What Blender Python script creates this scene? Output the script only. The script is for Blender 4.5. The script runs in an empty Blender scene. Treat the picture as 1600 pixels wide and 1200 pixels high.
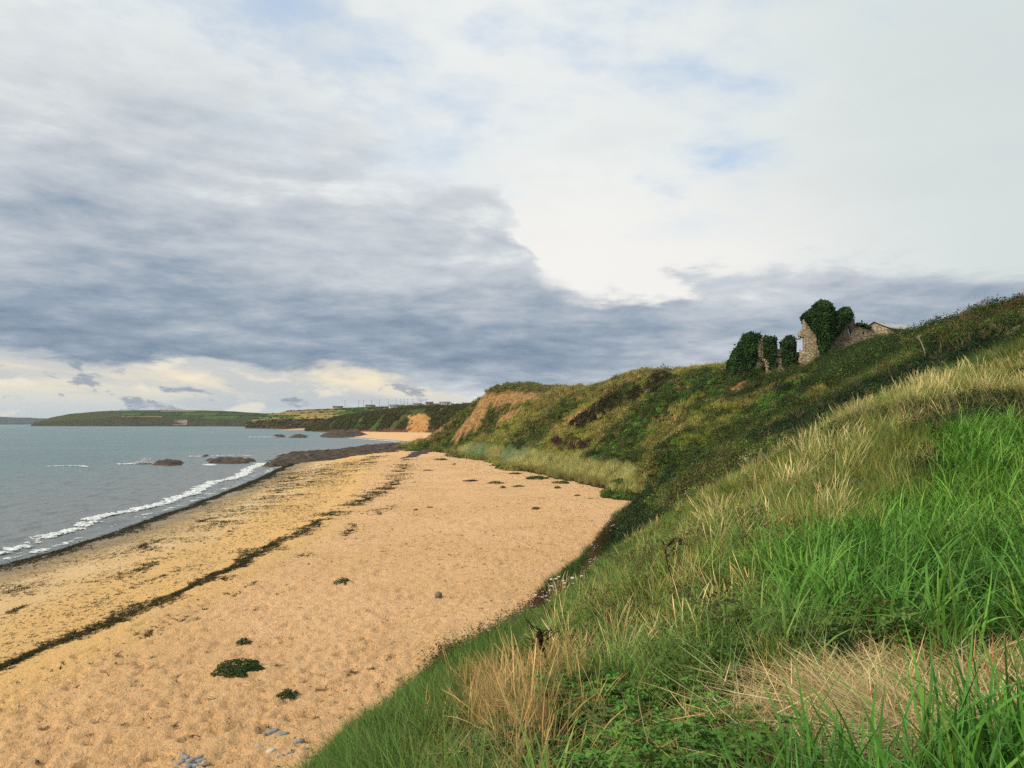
import bpy, math, random
import numpy as np
from mathutils import Vector

random.seed(7)
rng = np.random.default_rng(7)
scene = bpy.context.scene
COL = scene.collection

# ------------------------------------------------------------------ camera
CAM_Z = 10.5                       # metres above the sea
FPX = 1200.0                       # focal length in pixels of a 1600 px wide frame
PITCH = math.atan(62.0 / FPX)
cam_data = bpy.data.cameras.new("camera")
cam_data.sensor_width = 36.0
cam_data.lens = 36.0 * FPX / 1600.0
cam_data.clip_start = 0.05
cam_data.clip_end = 60000.0
cam = bpy.data.objects.new("camera", cam_data)
cam.location = (0.0, 0.0, CAM_Z)
cam.rotation_euler = (math.pi / 2 + PITCH, 0.0, 0.0)
COL.objects.link(cam)
scene.camera = cam

# ------------------------------------------------------------------ view
scene.render.engine = 'CYCLES'
scene.view_settings.view_transform = 'Standard'
scene.view_settings.look = 'None'
scene.view_settings.exposure = 0.0
scene.view_settings.gamma = 1.0
scene.view_settings.use_curve_mapping = False
scene.cycles.use_denoising = False
scene.cycles.use_adaptive_sampling = True
scene.cycles.adaptive_threshold = 0.01
scene.cycles.adaptive_min_samples = 64
scene.cycles.max_bounces = 4
scene.cycles.diffuse_bounces = 2
scene.cycles.glossy_bounces = 2
scene.cycles.transmission_bounces = 2
scene.cycles.transparent_max_bounces = 4
scene.cycles.volume_bounces = 0
scene.cycles.caustics_reflective = False
scene.cycles.caustics_refractive = False

# ------------------------------------------------------------------ node helper
class NT:
    """Small helper that turns arithmetic into shader nodes."""
    def __init__(self, tree):
        self.t = tree; self.n = tree.nodes; self.l = tree.links
    def node(self, kind, **kw):
        nd = self.n.new(kind)
        for k, v in kw.items(): setattr(nd, k, v)
        return nd
    def put(self, sock, v):
        if isinstance(v, bpy.types.NodeSocket): self.l.new(v, sock)
        elif isinstance(v, (tuple, list)):
            v = tuple(v)
            if len(sock.default_value) == 4 and len(v) == 3: v = v + (1.0,)
            sock.default_value = v
        else: sock.default_value = v
    def m(self, op, a, b=None, c=None, clamp=False):
        nd = self.node('ShaderNodeMath', operation=op, use_clamp=clamp)
        self.put(nd.inputs[0], a)
        if b is not None: self.put(nd.inputs[1], b)
        if c is not None: self.put(nd.inputs[2], c)
        return nd.outputs[0]
    def add(self, a, b): return self.m('ADD', a, b)
    def sub(self, a, b): return self.m('SUBTRACT', a, b)
    def mul(self, a, b): return self.m('MULTIPLY', a, b)
    def sstep(self, x, lo, hi, tlo=0.0, thi=1.0):
        nd = self.node('ShaderNodeMapRange', interpolation_type='SMOOTHSTEP')
        self.put(nd.inputs['Value'], x); self.put(nd.inputs['From Min'], lo); self.put(nd.inputs['From Max'], hi)
        self.put(nd.inputs['To Min'], tlo); self.put(nd.inputs['To Max'], thi)
        return nd.outputs[0]
    def mix(self, f, a, b, blend='MIX'):
        nd = self.node('ShaderNodeMix', data_type='RGBA', blend_type=blend)
        nd.clamp_factor = True
        self.put(nd.inputs[0], f); self.put(nd.inputs[6], a); self.put(nd.inputs[7], b)
        return nd.outputs[2]
    def noise(self, vec, scale, detail=4.0, rough=0.55, dist=0.0, dims='3D', color=False):
        nd = self.node('ShaderNodeTexNoise', noise_dimensions=dims)
        if vec is not None: self.put(nd.inputs['Vector'], vec)
        nd.inputs['Scale'].default_value = scale; nd.inputs['Detail'].default_value = detail
        nd.inputs['Roughness'].default_value = rough; nd.inputs['Distortion'].default_value = dist
        return nd.outputs['Color' if color else 'Fac']
    def ramp(self, f, stops, interp='LINEAR'):
        nd = self.node('ShaderNodeValToRGB'); cr = nd.color_ramp; cr.interpolation = interp
        while len(cr.elements) < len(stops): cr.elements.new(0.5)
        for e, (p, c) in zip(cr.elements, stops):
            e.position = p; e.color = tuple(c) + (1.0,) if len(c) == 3 else c
        self.put(nd.inputs[0], f)
        return nd.outputs[0]
    def vec(self, x, y, z):
        nd = self.node('ShaderNodeCombineXYZ')
        for i, v in enumerate((x, y, z)): self.put(nd.inputs[i], v)
        return nd.outputs[0]
    def xyz(self, v):
        nd = self.node('ShaderNodeSeparateXYZ'); self.put(nd.inputs[0], v); return nd.outputs
    def curve(self, x, pts):
        nd = self.node('ShaderNodeFloatCurve'); cu = nd.mapping.curves[0]
        nd.mapping.extend = 'HORIZONTAL'
        while len(cu.points) < len(pts): cu.points.new(0.5, 0.5)
        for p, (a, b) in zip(cu.points, pts): p.location = (a, b); p.handle_type = 'AUTO'
        nd.mapping.update()
        self.put(nd.inputs['Value'], x)
        return nd.outputs[0]

def lin(*c):
    """sRGB 0-255 to linear"""
    return tuple((x / 255 / 12.92) if x / 255 <= 0.04045 else ((x / 255 + 0.055) / 1.055) ** 2.4 for x in c)

# ------------------------------------------------------------------ sky
SUN_AZ = math.radians(-125.0)      # measured from the view direction (+Y), clockwise; behind the viewer on the sea side
SUN_EL = math.radians(34.0)
world = bpy.data.worlds.new("World"); scene.world = world; world.use_nodes = True
W = NT(world.node_tree); W.n.clear()
w_out = W.node('ShaderNodeOutputWorld'); w_bg = W.node('ShaderNodeBackground')
W.l.new(w_bg.outputs[0], w_out.inputs[0])
tc = W.node('ShaderNodeTexCoord').outputs['Generated']
nz = W.node('ShaderNodeVectorMath', operation='NORMALIZE'); W.put(nz.inputs[0], tc)
D = nz.outputs[0]
dx, dy, dz = W.xyz(D)
az = W.m('ARCTAN2', dx, dy)
el = W.m('ARCSINE', dz)
elc = W.m('MAXIMUM', dz, 0.0)
den = W.add(elc, 0.14)
cp = W.vec(W.m('DIVIDE', dx, den), W.m('DIVIDE', dy, den), 0.0)          # a flat cloud deck in perspective
sk = W.node('ShaderNodeTexSky', sky_type='NISHITA'); sk.sun_disc = False
sk.sun_elevation = SUN_EL; sk.sun_rotation = SUN_AZ
blue = W.mix(1.0, sk.outputs[0], (0.1, 0.1, 0.1), 'MULTIPLY')
blue = W.mix(0.72, blue, lin(205, 226, 250))
n_big = W.noise(cp, 0.55, 5, 0.55, 0.3)
n_mid = W.noise(cp, 1.5, 7, 0.60, 0.1)
n_fin = W.noise(cp, 4.2, 7, 0.62, 0.15)
ae = W.vec(W.mul(az, 1.0), W.mul(W.add(el, W.mul(az, 0.06)), 5.5), 0.0)
n_str = W.noise(ae, 3.0, 7, 0.58, 0.25)                                  # long flat streaks
ae2 = W.vec(W.mul(az, 1.0), W.mul(el, 2.6), 2.0)
n_cum = W.noise(ae2, 11.0, 6, 0.60, 0.2)                                  # small cumulus
# thin upper cover
azn = W.m('DIVIDE', W.add(az, math.pi), 2 * math.pi)
high = W.mix(W.sstep(az, 0.05, 0.65), lin(240, 243, 241), lin(214, 223, 222))
high = W.mix(W.mul(W.sstep(n_mid, 0.40, 0.66), 0.35), high, lin(205, 212, 216))
warm = W.mul(W.sstep(el, 0.36, 0.20), W.sstep(W.m('ABSOLUTE', W.sub(az, 0.12)), 0.45, 0.05))
high = W.mix(W.mul(warm, 0.85), high, lin(247, 244, 239))
hl = W.mul(W.sstep(az, -0.05, -0.30), W.sstep(n_mid, 0.56, 0.46))
high = W.mix(W.mul(hl, 0.75), high, lin(214, 221, 224))
gap = W.mul(W.sstep(W.add(W.mul(n_mid, 0.5), W.mul(n_big, 0.5)), 0.53, 0.40), W.sstep(el, 0.20, 0.33))
gap = W.mul(gap, W.sstep(W.m('ABSOLUTE', az), 0.62, 0.30))
high = W.mix(gap, high, blue)
# heavy bank that fills the left and runs low to the right
ed = W.add(W.mul(W.sub(n_mid, 0.5), 0.20), W.mul(W.sub(n_fin, 0.5), 0.10))
az_w = W.add(az, W.add(W.mul(W.sub(n_mid, 0.5), 0.16), W.mul(W.sub(n_fin, 0.5), 0.10)))
azw01 = W.m('DIVIDE', W.add(az_w, math.pi), 2 * math.pi)
def A(a): return (a + math.pi) / (2 * math.pi)
top = W.curve(azw01, [(0.0, 0.25), (A(-1.2), 0.40), (A(-0.588), 0.48), (A(-0.32), 0.475), (A(-0.09), 0.42),
                      (A(0.0), 0.29), (A(0.055), 0.195), (A(0.16), 0.178), (A(0.27), 0.205), (A(0.43), 0.205),
                      (A(0.62), 0.185), (A(1.2), 0.2), (1.0, 0.25)])
depth = W.sub(W.add(top, W.mul(ed, 0.7)), el)
soft = W.sstep(az, -0.12, 0.02, 0.20, 0.035)
bank = W.sstep(depth, 0.0, soft)
prof = W.curve(W.mul(W.m('MAXIMUM', el, 0.0), 1.6), [(0.0, 0.30), (0.05, 0.42), (0.10, 0.66), (0.16, 0.84), (0.22, 0.80), (0.29, 0.58), (0.38, 0.44), (0.50, 0.36), (0.66, 0.24), (1.0, 0.2)])
sea_side = W.sstep(az, -0.05, -0.50)
lift = W.mul(W.sstep(el, 0.115, 0.19), W.sub(1.0, sea_side))
dk = W.add(prof, W.mul(W.sub(n_str, 0.5), 1.15))
dk = W.add(dk, W.mul(W.sub(n_mid, 0.5), 0.95))
dk = W.add(dk, W.mul(W.sub(n_fin, 0.5), 0.75))
dk = W.sub(dk, W.mul(lift, 0.16))
dk = W.add(dk, W.mul(sea_side, 0.02))
dk = W.sub(dk, W.mul(W.sstep(az, 0.02, 0.40), 0.24))
dk = W.sub(dk, 0.07)
dark = W.ramp(dk, [(0.0, lin(232, 236, 236)), (0.20, lin(206, 212, 217)), (0.45, lin(184, 192, 202)), (0.70, lin(152, 167, 183)), (1.0, lin(121, 141, 162))])
sky = W.mix(bank, high, dark)
# low bright strip under the bank on the sea side
n_ub = W.noise(W.vec(W.mul(az, 1.0), W.mul(el, 3.5), 5.0), 6.0, 6, 0.6, 0.2)
ub = W.add(W.curve(azn, [(0.0, 0.05), (A(-0.9), 0.065), (A(-0.588), 0.076), (A(-0.35), 0.074), (A(-0.16), 0.060), (A(-0.02), 0.035), (A(0.2), 0.022), (A(0.8), 0.02), (1.0, 0.04)]),
           W.add(W.mul(W.sub(n_str, 0.5), 0.05), W.mul(W.sub(n_ub, 0.5), 0.09)))
strip = W.sstep(W.sub(ub, el), -0.006, 0.010)
low = W.ramp(el, [(0.0, lin(196, 208, 214)), (0.018, lin(205, 212, 212)), (0.036, lin(226, 222, 208)), (0.055, lin(248, 234, 204)), (0.08, lin(244, 232, 206)), (0.12, lin(225, 222, 214))])
low = W.mix(W.mul(W.sstep(n_str, 0.47, 0.60), 0.8), low, lin(190, 198, 204))
low = W.mix(W.mul(W.sstep(n_cum, 0.56, 0.63), 0.75), low, lin(132, 148, 170))
low = W.mix(W.mul(W.sstep(n_cum, 0.45, 0.34), 0.6), low, lin(250, 240, 218))
sky = W.mix(strip, sky, low)
# below the horizon: the sea goes on
sky = W.mix(W.sstep(dz, 0.0, -0.02), sky, lin(120, 140, 150))
W.put(w_bg.inputs['Color'], sky)
w_bg.inputs['Strength'].default_value = 1.0

# ------------------------------------------------------------------ sun behind thin cloud
sun_d = bpy.data.lights.new("sun", 'SUN'); sun_d.energy = 3.2; sun_d.angle = math.radians(9.0); sun_d.color = (1.0, 0.87, 0.70)
sun = bpy.data.objects.new("sun", sun_d); COL.objects.link(sun)
sdir = Vector((math.sin(SUN_AZ) * math.cos(SUN_EL), math.cos(SUN_AZ) * math.cos(SUN_EL), math.sin(SUN_EL)))
sun.rotation_euler = sdir.to_track_quat('Z', 'Y').to_euler()
sun.location = sdir * 50

# ================================================================== geometry helpers
CP, SP = math.cos(PITCH), math.sin(PITCH)
def P(u, v, d):
    """the point seen at photo position (u, v) at a forward distance of d metres"""
    a = (u - 800.0) / FPX; b = (600.0 - v) / FPX
    ry = CP - b * SP; rz = SP + b * CP
    return (a * d / ry, d, CAM_Z + rz * d / ry)
def proj(x, y, z):
    zz = z - CAM_Z
    f = np.maximum(y * CP + zz * SP, 0.05); up = -y * SP + zz * CP
    return 800.0 + FPX * x / f, 600.0 - FPX * up / f
def inpoly(px, py, poly):
    px = np.asarray(px, float); py = np.asarray(py, float)
    ins = np.zeros(px.shape, bool); n = len(poly)
    for i in range(n):
        x0, y0 = poly[i]; x1, y1 = poly[(i + 1) % n]
        if y0 == y1: continue
        c = ((y0 > py) != (y1 > py)) & (px < (x1 - x0) * (py - y0) / (y1 - y0) + x0)
        ins ^= c
    return ins
def polydist(px, py, poly):
    best = np.full(np.shape(px), 1e9); n = len(poly)
    for i in range(n):
        x0, y0 = poly[i]; x1, y1 = poly[(i + 1) % n]
        ex, ey = x1 - x0, y1 - y0
        t = np.clip(((px - x0) * ex + (py - y0) * ey) / (ex * ex + ey * ey + 1e-9), 0, 1)
        best = np.minimum(best, np.hypot(px - x0 - t * ex, py - y0 - t * ey))
    return best
def hash2(ix, iy, seed):
    h = (ix.astype(np.int64) * 374761393 + iy.astype(np.int64) * 668265263 + seed * 974634777) & 0xffffffff
    h = ((h ^ (h >> 13)) * 1274126177) & 0xffffffff
    h = h ^ (h >> 16)
    return (h & 0xffffff) / float(0xffffff)
def vnoise(x, y, seed=0):
    x = np.asarray(x, float); y = np.asarray(y, float)
    ix = np.floor(x); iy = np.floor(y); fx = x - ix; fy = y - iy
    fx = fx * fx * fx * (fx * (fx * 6 - 15) + 10); fy = fy * fy * fy * (fy * (fy * 6 - 15) + 10)
    a = hash2(ix, iy, seed); b = hash2(ix + 1, iy, seed); c = hash2(ix, iy + 1, seed); d = hash2(ix + 1, iy + 1, seed)
    return (a + (b - a) * fx) * (1 - fy) + (c + (d - c) * fx) * fy
def fbm(x, y, seed=0, octv=4, gain=0.5):
    s = 0.0; amp = 1.0; tot = 0.0
    for o in range(octv):
        s = s + amp * vnoise(x * 2 ** o + 13.7 * o, y * 2 ** o - 7.3 * o, seed + o * 17); tot += amp; amp *= gain
    return s / tot
def sm(x, lo, hi):
    t = np.clip((np.asarray(x, float) - lo) / (hi - lo), 0, 1); return t * t * (3 - 2 * t)

def make_mesh(name, V, F, mat=None, smooth=False, attrs=None, mat_index=None):
    V = np.asarray(V, np.float32); me = bpy.data.meshes.new(name)
    if isinstance(F, np.ndarray): groups = [F] if len(F) else []
    else: groups = [np.asarray(f) for f in F if len(f)]
    me.vertices.add(len(V)); me.vertices.foreach_set('co', V.ravel())
    if groups:
        loops = np.concatenate([g.ravel() for g in groups]).astype(np.int32)
        sizes = np.concatenate([np.full(len(g), g.shape[1], np.int32) for g in groups])
        starts = np.concatenate([[0], np.cumsum(sizes)[:-1]]).astype(np.int32)
        me.loops.add(len(loops)); me.loops.foreach_set('vertex_index', loops)
        me.polygons.add(len(sizes)); me.polygons.foreach_set('loop_start', starts)
        me.polygons.foreach_set('loop_total', sizes)
        if smooth: me.polygons.foreach_set('use_smooth', np.ones(len(sizes), bool))
        if mat_index is not None: me.polygons.foreach_set('material_index', np.asarray(mat_index, np.int32))
    for k, (typ, arr) in (attrs or {}).items():
        a = me.attributes.new(k, typ, 'POINT'); arr = np.asarray(arr)
        if typ == 'FLOAT_COLOR':
            if arr.shape[1] == 3: arr = np.concatenate([arr, np.ones((len(arr), 1))], 1)
            a.data.foreach_set('color', arr.astype(np.float32).ravel())
        elif typ == 'FLOAT_VECTOR': a.data.foreach_set('vector', arr.astype(np.float32).ravel())
        elif typ == 'INT': a.data.foreach_set('value', arr.astype(np.int32).ravel())
        else: a.data.foreach_set('value', arr.astype(np.float32).ravel())
    me.update(calc_edges=True); me.validate()
    for m in (mat if isinstance(mat, (list, tuple)) else [mat]):
        if m is not None: me.materials.append(m)
    return me
def link(name, me, parent=None, loc=None, rz=0.0, **props):
    o = bpy.data.objects.new(name, me); COL.objects.link(o)
    if parent is not None: o.parent = parent
    if loc is not None: o.location = loc
    if rz: o.rotation_euler = (0, 0, rz)
    for k, v in props.items(): o[k] = v
    return o
def copy_tree(o, parent=None):
    c = o.copy(); COL.objects.link(c); c.parent = parent
    for ch in list(o.children): copy_tree(ch, c)
    return c
def grid_faces(nr, nc):
    i = np.arange(nr - 1)[:, None] * nc + np.arange(nc - 1)[None, :]
    return np.stack([i, i + 1, i + nc + 1, i + nc], -1).reshape(-1, 4)

# ------------------------------------------------------------------ materials
def new_mat(name):
    m = bpy.data.materials.new(name); m.use_nodes = True
    T = NT(m.node_tree); T.n.clear()
    out = T.node('ShaderNodeOutputMaterial'); b = T.node('ShaderNodeBsdfPrincipled')
    T.l.new(b.outputs[0], out.inputs[0])
    return m, T, b, out
def bump(T, b, h, strength=0.5, dist=0.05):
    nd = T.node('ShaderNodeBump'); nd.inputs['Strength'].default_value = strength; nd.inputs['Distance'].default_value = dist
    T.put(nd.inputs['Height'], h); T.l.new(nd.outputs[0], b.inputs['Normal'])
def coords(T, kind='Object'): return T.node('ShaderNodeTexCoord').outputs[kind]
def geo_pos(T): return T.node('ShaderNodeNewGeometry').outputs['Position']
def attr(T, name, typ='GEOMETRY', out='Color'):
    nd = T.node('ShaderNodeAttribute', attribute_name=name, attribute_type=typ); return nd.outputs[out]
def mapping(T, v, scale=(1, 1, 1), rot=(0, 0, 0)):
    nd = T.node('ShaderNodeMapping'); T.put(nd.inputs[0], v); nd.inputs['Scale'].default_value = scale; nd.inputs['Rotation'].default_value = rot
    return nd.outputs[0]

# ================================================================== terrain
# points of the hillside as they stand: (photo column, photo row, metres away)
CTRL = [P(*q) for q in [
    # near spur
    (1400,1190,3.0),(1400,1050,4.0),(1550,1010,4.6),(1620,900,6.2),(1500,860,7.6),(1600,740,10.5),(1480,720,11.5),(1600,640,15.5),
    (1600,600,18.5),(1700,560,18.0),(1200,1050,4.4),(1250,900,7.2),(1180,850,9.5),(1300,780,11.0),(1220,790,12.5),(1330,690,15.0),(1450,632,18.0),
    (1000,1170,4.2),(1000,1040,6.8),(1000,915,11.0),(1060,855,14.0),(1130,810,15.0),(850,1180,4.4),(850,1075,7.5),(850,1010,11.5),
    (905,950,16.0),(955,885,20.0),(700,1190,5.6),(700,1110,9.5),(705,1060,13.0),(560,1200,9.0),(610,1140,12.0),(800,1025,15.5),
    (1020,845,22.0),
    # gully behind the spur with the dark scrub
    (985,800,42.0),(1060,760,44.0),(1150,715,44.0),(1230,675,45.0),(1310,625,46.0),(1400,572,46.0),(1440,535,46.0),(1500,512,43.0),(1600,490,40.0),(1720,470,38.0),
    # slope under the ruin
    (1000,745,85.0),(1050,690,92.0),(1100,645,96.0),(1150,590,101.0),(1200,584,101.0),(1250,570,98.0),(1310,552,96.0),(1250,605,85.0),(1200,645,78.0),(1130,690,75.0),
    (1350,545,88.0),(1400,532,82.0),(1300,590,72.0),(1360,565,66.0),(1240,640,66.0),
    # skyline going away to the left
    (1100,585,122.0),(1050,590,140.0),(960,598,165.0),(900,611,190.0),(850,613,215.0),(800,614,228.0),(757,616,234.0),
    (950,640,142.0),(1000,635,122.0),(1040,640,110.0),(900,655,158.0),(850,650,185.0),(1000,690,108.0),(940,690,128.0),(860,688,165.0),
    (800,660,200.0),(770,680,208.0),(735,690,222.0),(790,640,215.0),
    (745,632,238.0),(725,650,243.0),(700,666,252.0),(678,678,265.0),(655,688,285.0),
]]
# foot of the slope, where the sand begins
FOOT = [(-9,-6),(-7.6,2),(-6.4,9),(-4.9,16),(-3.0,23),(-0.5,30),(1.7,36),(4.2,44),(7.8,56),(12.2,76),(13.2,84),(12.5,96),(9.0,112),
        (3.0,135),(-3.0,160),(-9.0,185),(-16,210),(-24,240),(-31,268),(-37,295),(-40,325),(-36,370),(-30,420)]
for x, y in FOOT:
    CTRL.append((x, y, 2.15 if y < 250 else 2.0))
    CTRL.append((x - 5 - 0.01 * y, y, 0.9)); CTRL.append((x - 16 - 0.05 * y, y, -1.5)); CTRL.append((x - 45 - 0.2 * y, y, -4.0))
CTRL += [(0,0,8.92),(1.2,0.5,9.02),(3,0,9.3),(6,0,9.9),(9,0,10.8),(-2.6,0,7.7),(-5,1,4.6),(14,-4,12.3),(0,-6,9.2),(6,-6,10.2),(-4,-6,6.8),
         (14,12,12.0),(22,20,14.2),(30,30,16.6),(40,40,19.0),(60,60,21.5),(50,80,20.5),(60,110,21.0),(45,125,20.0),(80,150,22.0),(45,170,20.5),(30,200,20.5),
         (20,235,20.5),(10,260,20.5),(0,262,20.0),(-8,275,17.5),(-14,290,15.5),(-10,320,16.5),(10,320,20.5),(60,320,22.0),(150,320,24.0),(-8,380,18.0),(40,400,22.0),(150,200,23.0),(240,420,25.0),(90,90,22.5)]
CTRL = np.array(CTRL)
def warp(x, y):
    yy = np.maximum(y, -8.0) + 12.0
    return np.stack([x / yy * 1.1, np.log(yy)], -1)
def tps(r2): return 0.5 * r2 * np.log(r2 + 1e-9)
_c = warp(CTRL[:, 0], CTRL[:, 1]); _n = len(CTRL)
_K = tps(((_c[:, None] - _c[None]) ** 2).sum(-1)) + np.eye(_n) * 1e-4
_Q = np.concatenate([np.ones((_n, 1)), _c], 1)
_M = np.block([[_K, _Q], [_Q.T, np.zeros((3, 3))]])
_w = np.linalg.solve(_M, np.concatenate([CTRL[:, 2], np.zeros(3)]))
def base_h(x, y):
    x = np.asarray(x, float); y = np.asarray(y, float); sh = x.shape; q = warp(x.ravel(), y.ravel()); out = np.empty(len(q))
    for i in range(0, len(q), 20000):
        c = q[i:i + 20000]
        out[i:i + 20000] = tps(((c[:, None] - _c[None]) ** 2).sum(-1)) @ _w[:_n] + _w[_n] + c @ _w[_n + 1:]
    return out.reshape(sh)
def hill_h(x, y):
    z = base_h(x, y)
    far = sm(y, 25, 110); up = sm(z, 2.5, 6.0)
    # gullies that run down the slope, and hummocks
    g = fbm(x * 0.10 + y * 0.05, y * 0.07 - x * 0.02, 3, 4)
    z = z + (g - 0.5) * (0.25 + 2.6 * far) * up
    z = z + (fbm(x * 0.45, y * 0.45, 9, 3) - 0.5) * (0.35 + 0.55 * far)
    z = z + (fbm(x * 2.1, y * 2.1, 19, 2) - 0.5) * 0.14
    return z
WL = np.array([(-36.5, -12), (-37.2, 30), (-37.6, 56), (-37.4, 64), (-38.2, 76), (-41, 98), (-47.7, 143), (-54.8, 185), (-62, 225), (-64, 350)])
def water_x(y): return np.interp(y, WL[:, 1], WL[:, 0]) + 0.5 * (fbm(np.asarray(y) * 0.08, np.asarray(y) * 0 + 3.3, 41, 3) - 0.5) * 2
def beach_h(x, y, detail=True):
    t = x - water_x(y)
    z = np.where(t > 0, 2.45 * (1 - np.exp(-np.maximum(t, 0) / 27.0)), 0.07 * t)
    if detail:
        dry = sm(t, 17, 24)
        z = z + (fbm(x * 0.18, y * 0.12, 5, 3) - 0.5) * 0.22 * sm(t, 4, 14)
        z = z + (fbm(x * 1.1, y * 0.8, 6, 3) - 0.5) * 0.10 * dry
        z = z + 0.10 * np.exp(-((t - 20.5) / 1.3) ** 2)
    return z

# ------------------------------------------------------------------ hillside sheet
ys = np.exp(np.linspace(math.log(4.0), math.log(440.0), 470)) - 12.0
ss = np.linspace(-0.85, 1.55, 430)
YY, SS = np.meshgrid(ys, ss, indexing='ij'); XX = SS * (YY + 12.0)
ZZ = hill_h(XX, YY)
# bare earth: scarps and slips, as outlines in the photograph with their range of distance
EARTH = [([(752,614),(842,612),(838,628),(800,632),(778,638),(752,636)], 180, 262),
         ([(752,628),(770,640),(745,662),(712,688),(702,688),(730,655),(742,636)], 180, 290),
         ([(795,640),(818,634),(806,650),(782,664),(772,664)], 170, 250),
         ([(690,660),(716,650),(700,668),(668,690),(652,694),(664,678)], 210, 320),
         ([(938,611),(960,608),(958,615),(940,617)], 130, 210),
         ([(1052,606),(1080,605),(1078,609),(1052,610)], 90, 160),
         ([(1142,601),(1170,599),(1168,606),(1144,608)], 70, 125)]
def earth_mask(x, y, z):
    u, v = proj(x, y, z); m = np.zeros(np.shape(x))
    ju = (fbm(x * 0.5, y * 0.5, 71, 3) - 0.5) * 14; jv = (fbm(x * 0.5, y * 0.5, 72, 3) - 0.5) * 9
    for poly, d0, d1 in EARTH:
        m = np.maximum(m, (inpoly(u + ju, v + jv, poly) & (y > d0) & (y < d1)).astype(float))
    return m
EM = earth_mask(XX, YY, ZZ)
ZZ = ZZ + EM * ((fbm(XX * 0.7 + YY * 0.3, YY * 0.25, 75, 4) - 0.5) * 2.4 + (fbm(XX * 2.2, YY * 1.2, 76, 3) - 0.5) * 0.8)
m, T, b, out = new_mat('hillside_soil')
pos = geo_pos(T)
g1 = T.noise(pos, 0.35, 6, 0.65); g2 = T.noise(pos, 3.0, 5, 0.65); g3 = T.noise(mapping(T, pos, (1.6, 1.6, 0.35)), 0.8, 6, 0.7)
soil = T.mix(T.sstep(g1, 0.35, 0.65), (0.030, 0.042, 0.012), (0.085, 0.075, 0.026))
soil = T.mix(T.mul(T.sstep(g2, 0.45, 0.7), 0.6), soil, (0.14, 0.105, 0.045))
clay = T.mix(T.sstep(g3, 0.42, 0.58), (0.29, 0.155, 0.06), (0.66, 0.41, 0.16))  # shadowed gullies put into the clay colour as dark upright streaks
clay = T.mix(T.mul(T.sstep(g2, 0.48, 0.62), 0.75), clay, (0.17, 0.085, 0.035))
T.put(b.inputs['Base Color'], T.mix(attr(T, 'earth', out='Fac'), soil, clay))
b.inputs['Roughness'].default_value = 0.95; b.inputs['Specular IOR Level'].default_value = 0.1
bump(T, b, T.add(g2, T.mul(g3, 2.0)), 1.0, 0.6)
MAT_HILL = m
link('hillside', make_mesh('hillside', np.stack([XX, YY, ZZ], -1).reshape(-1, 3), grid_faces(len(ys), len(ss)), MAT_HILL, True,
     {'earth': ('FLOAT', EM.ravel())}), kind='structure', label='grassy slope climbing from the sand to the cliff top', category='hillside')

# ------------------------------------------------------------------ sand
yl = [2.0]
while yl[-1] < 345.0: yl.append(yl[-1] + 0.055 + 0.0043 * max(yl[-1], 0))
yb = np.array(yl); sb = np.linspace(-0.95, 0.42, 460)
YB, SB = np.meshgrid(yb, sb, indexing='ij'); XB = SB * (YB + 12.0)
ZB = beach_h(XB, YB)
# footprints and scuffs in the dry sand
npit = 9000
py_ = 14 + 70 * rng.random(npit) ** 1.5; px_ = rng.uniform(-17.5, 9, npit)
px_ = px_ + 0.1 * (py_ - 30) * (rng.random(npit) < 0.5)
for k in range(npit):
    x0, y0 = px_[k], py_[k]; r = rng.uniform(0.09, 0.26); ang = rng.uniform(0, math.pi); dep = rng.uniform(0.03, 0.13)
    i0 = np.searchsorted(yb, y0 - 0.7); i1 = np.searchsorted(yb, y0 + 0.7)
    s0, s1 = (x0 - 0.7) / (y0 + 12), (x0 + 0.7) / (y0 + 12)
    j0 = np.searchsorted(sb, s0 - 0.01); j1 = np.searchsorted(sb, s1 + 0.01)
    if i1 <= i0 or j1 <= j0: continue
    ax = XB[i0:i1, j0:j1] - x0; ay = YB[i0:i1, j0:j1] - y0
    p = ax * math.cos(ang) + ay * math.sin(ang); q = -ax * math.sin(ang) + ay * math.cos(ang)
    rr = np.sqrt((p / (r * 1.5)) ** 2 + (q / r) ** 2)
    ZB[i0:i1, j0:j1] += np.where(rr < 1, -dep * (1 - rr ** 2), 0) + 0.4 * dep * np.exp(-((rr - 1.25) / 0.25) ** 2)
m, T, b, out = new_mat('sand')
pos = geo_pos(T); t = attr(T, 'shore', out='Fac'); fine = T.noise(pos, 9.0, 5, 0.7)
n1 = T.noise(pos, 0.12, 5, 0.6); n2 = T.noise(mapping(T, pos, (1.0, 0.25, 1.0)), 0.5, 6, 0.65); n3 = T.noise(pos, 2.2, 6, 0.7)
tw = T.add(t, T.mul(T.sub(n2, 0.5), 5.0))
golden = T.mix(T.sstep(n1, 0.35, 0.65), (0.80, 0.49, 0.18), (0.76, 0.48, 0.20))
pale = T.mix(T.sstep(n2, 0.4, 0.62), (0.72, 0.49, 0.23), (0.78, 0.55, 0.29))
peach = T.mix(T.sstep(n1, 0.38, 0.62), (0.80, 0.50, 0.255), (0.74, 0.455, 0.215))
peach = T.mix(T.mul(T.sstep(n3, 0.50, 0.70), 0.45), peach, (0.46, 0.275, 0.125))
mot = T.noise(mapping(T, pos, (1.0, 0.45, 1.0)), 1.1, 7, 0.72)
peach = T.mix(T.mul(T.sstep(mot, 0.50, 0.66), 0.5), peach, (0.52, 0.33, 0.165))
peach = T.mix(T.mul(T.sstep(mot, 0.46, 0.34), 0.4), peach, (0.74, 0.50, 0.27))
golden = T.mix(T.mul(T.sstep(mot, 0.50, 0.66), 0.5), golden, (0.60, 0.40, 0.18))
c = T.mix(T.sstep(tw, 2.0, 9.0), (0.30, 0.225, 0.13), pale)
c = T.mix(T.sstep(tw, 9.0, 15.0), c, golden)
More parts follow.
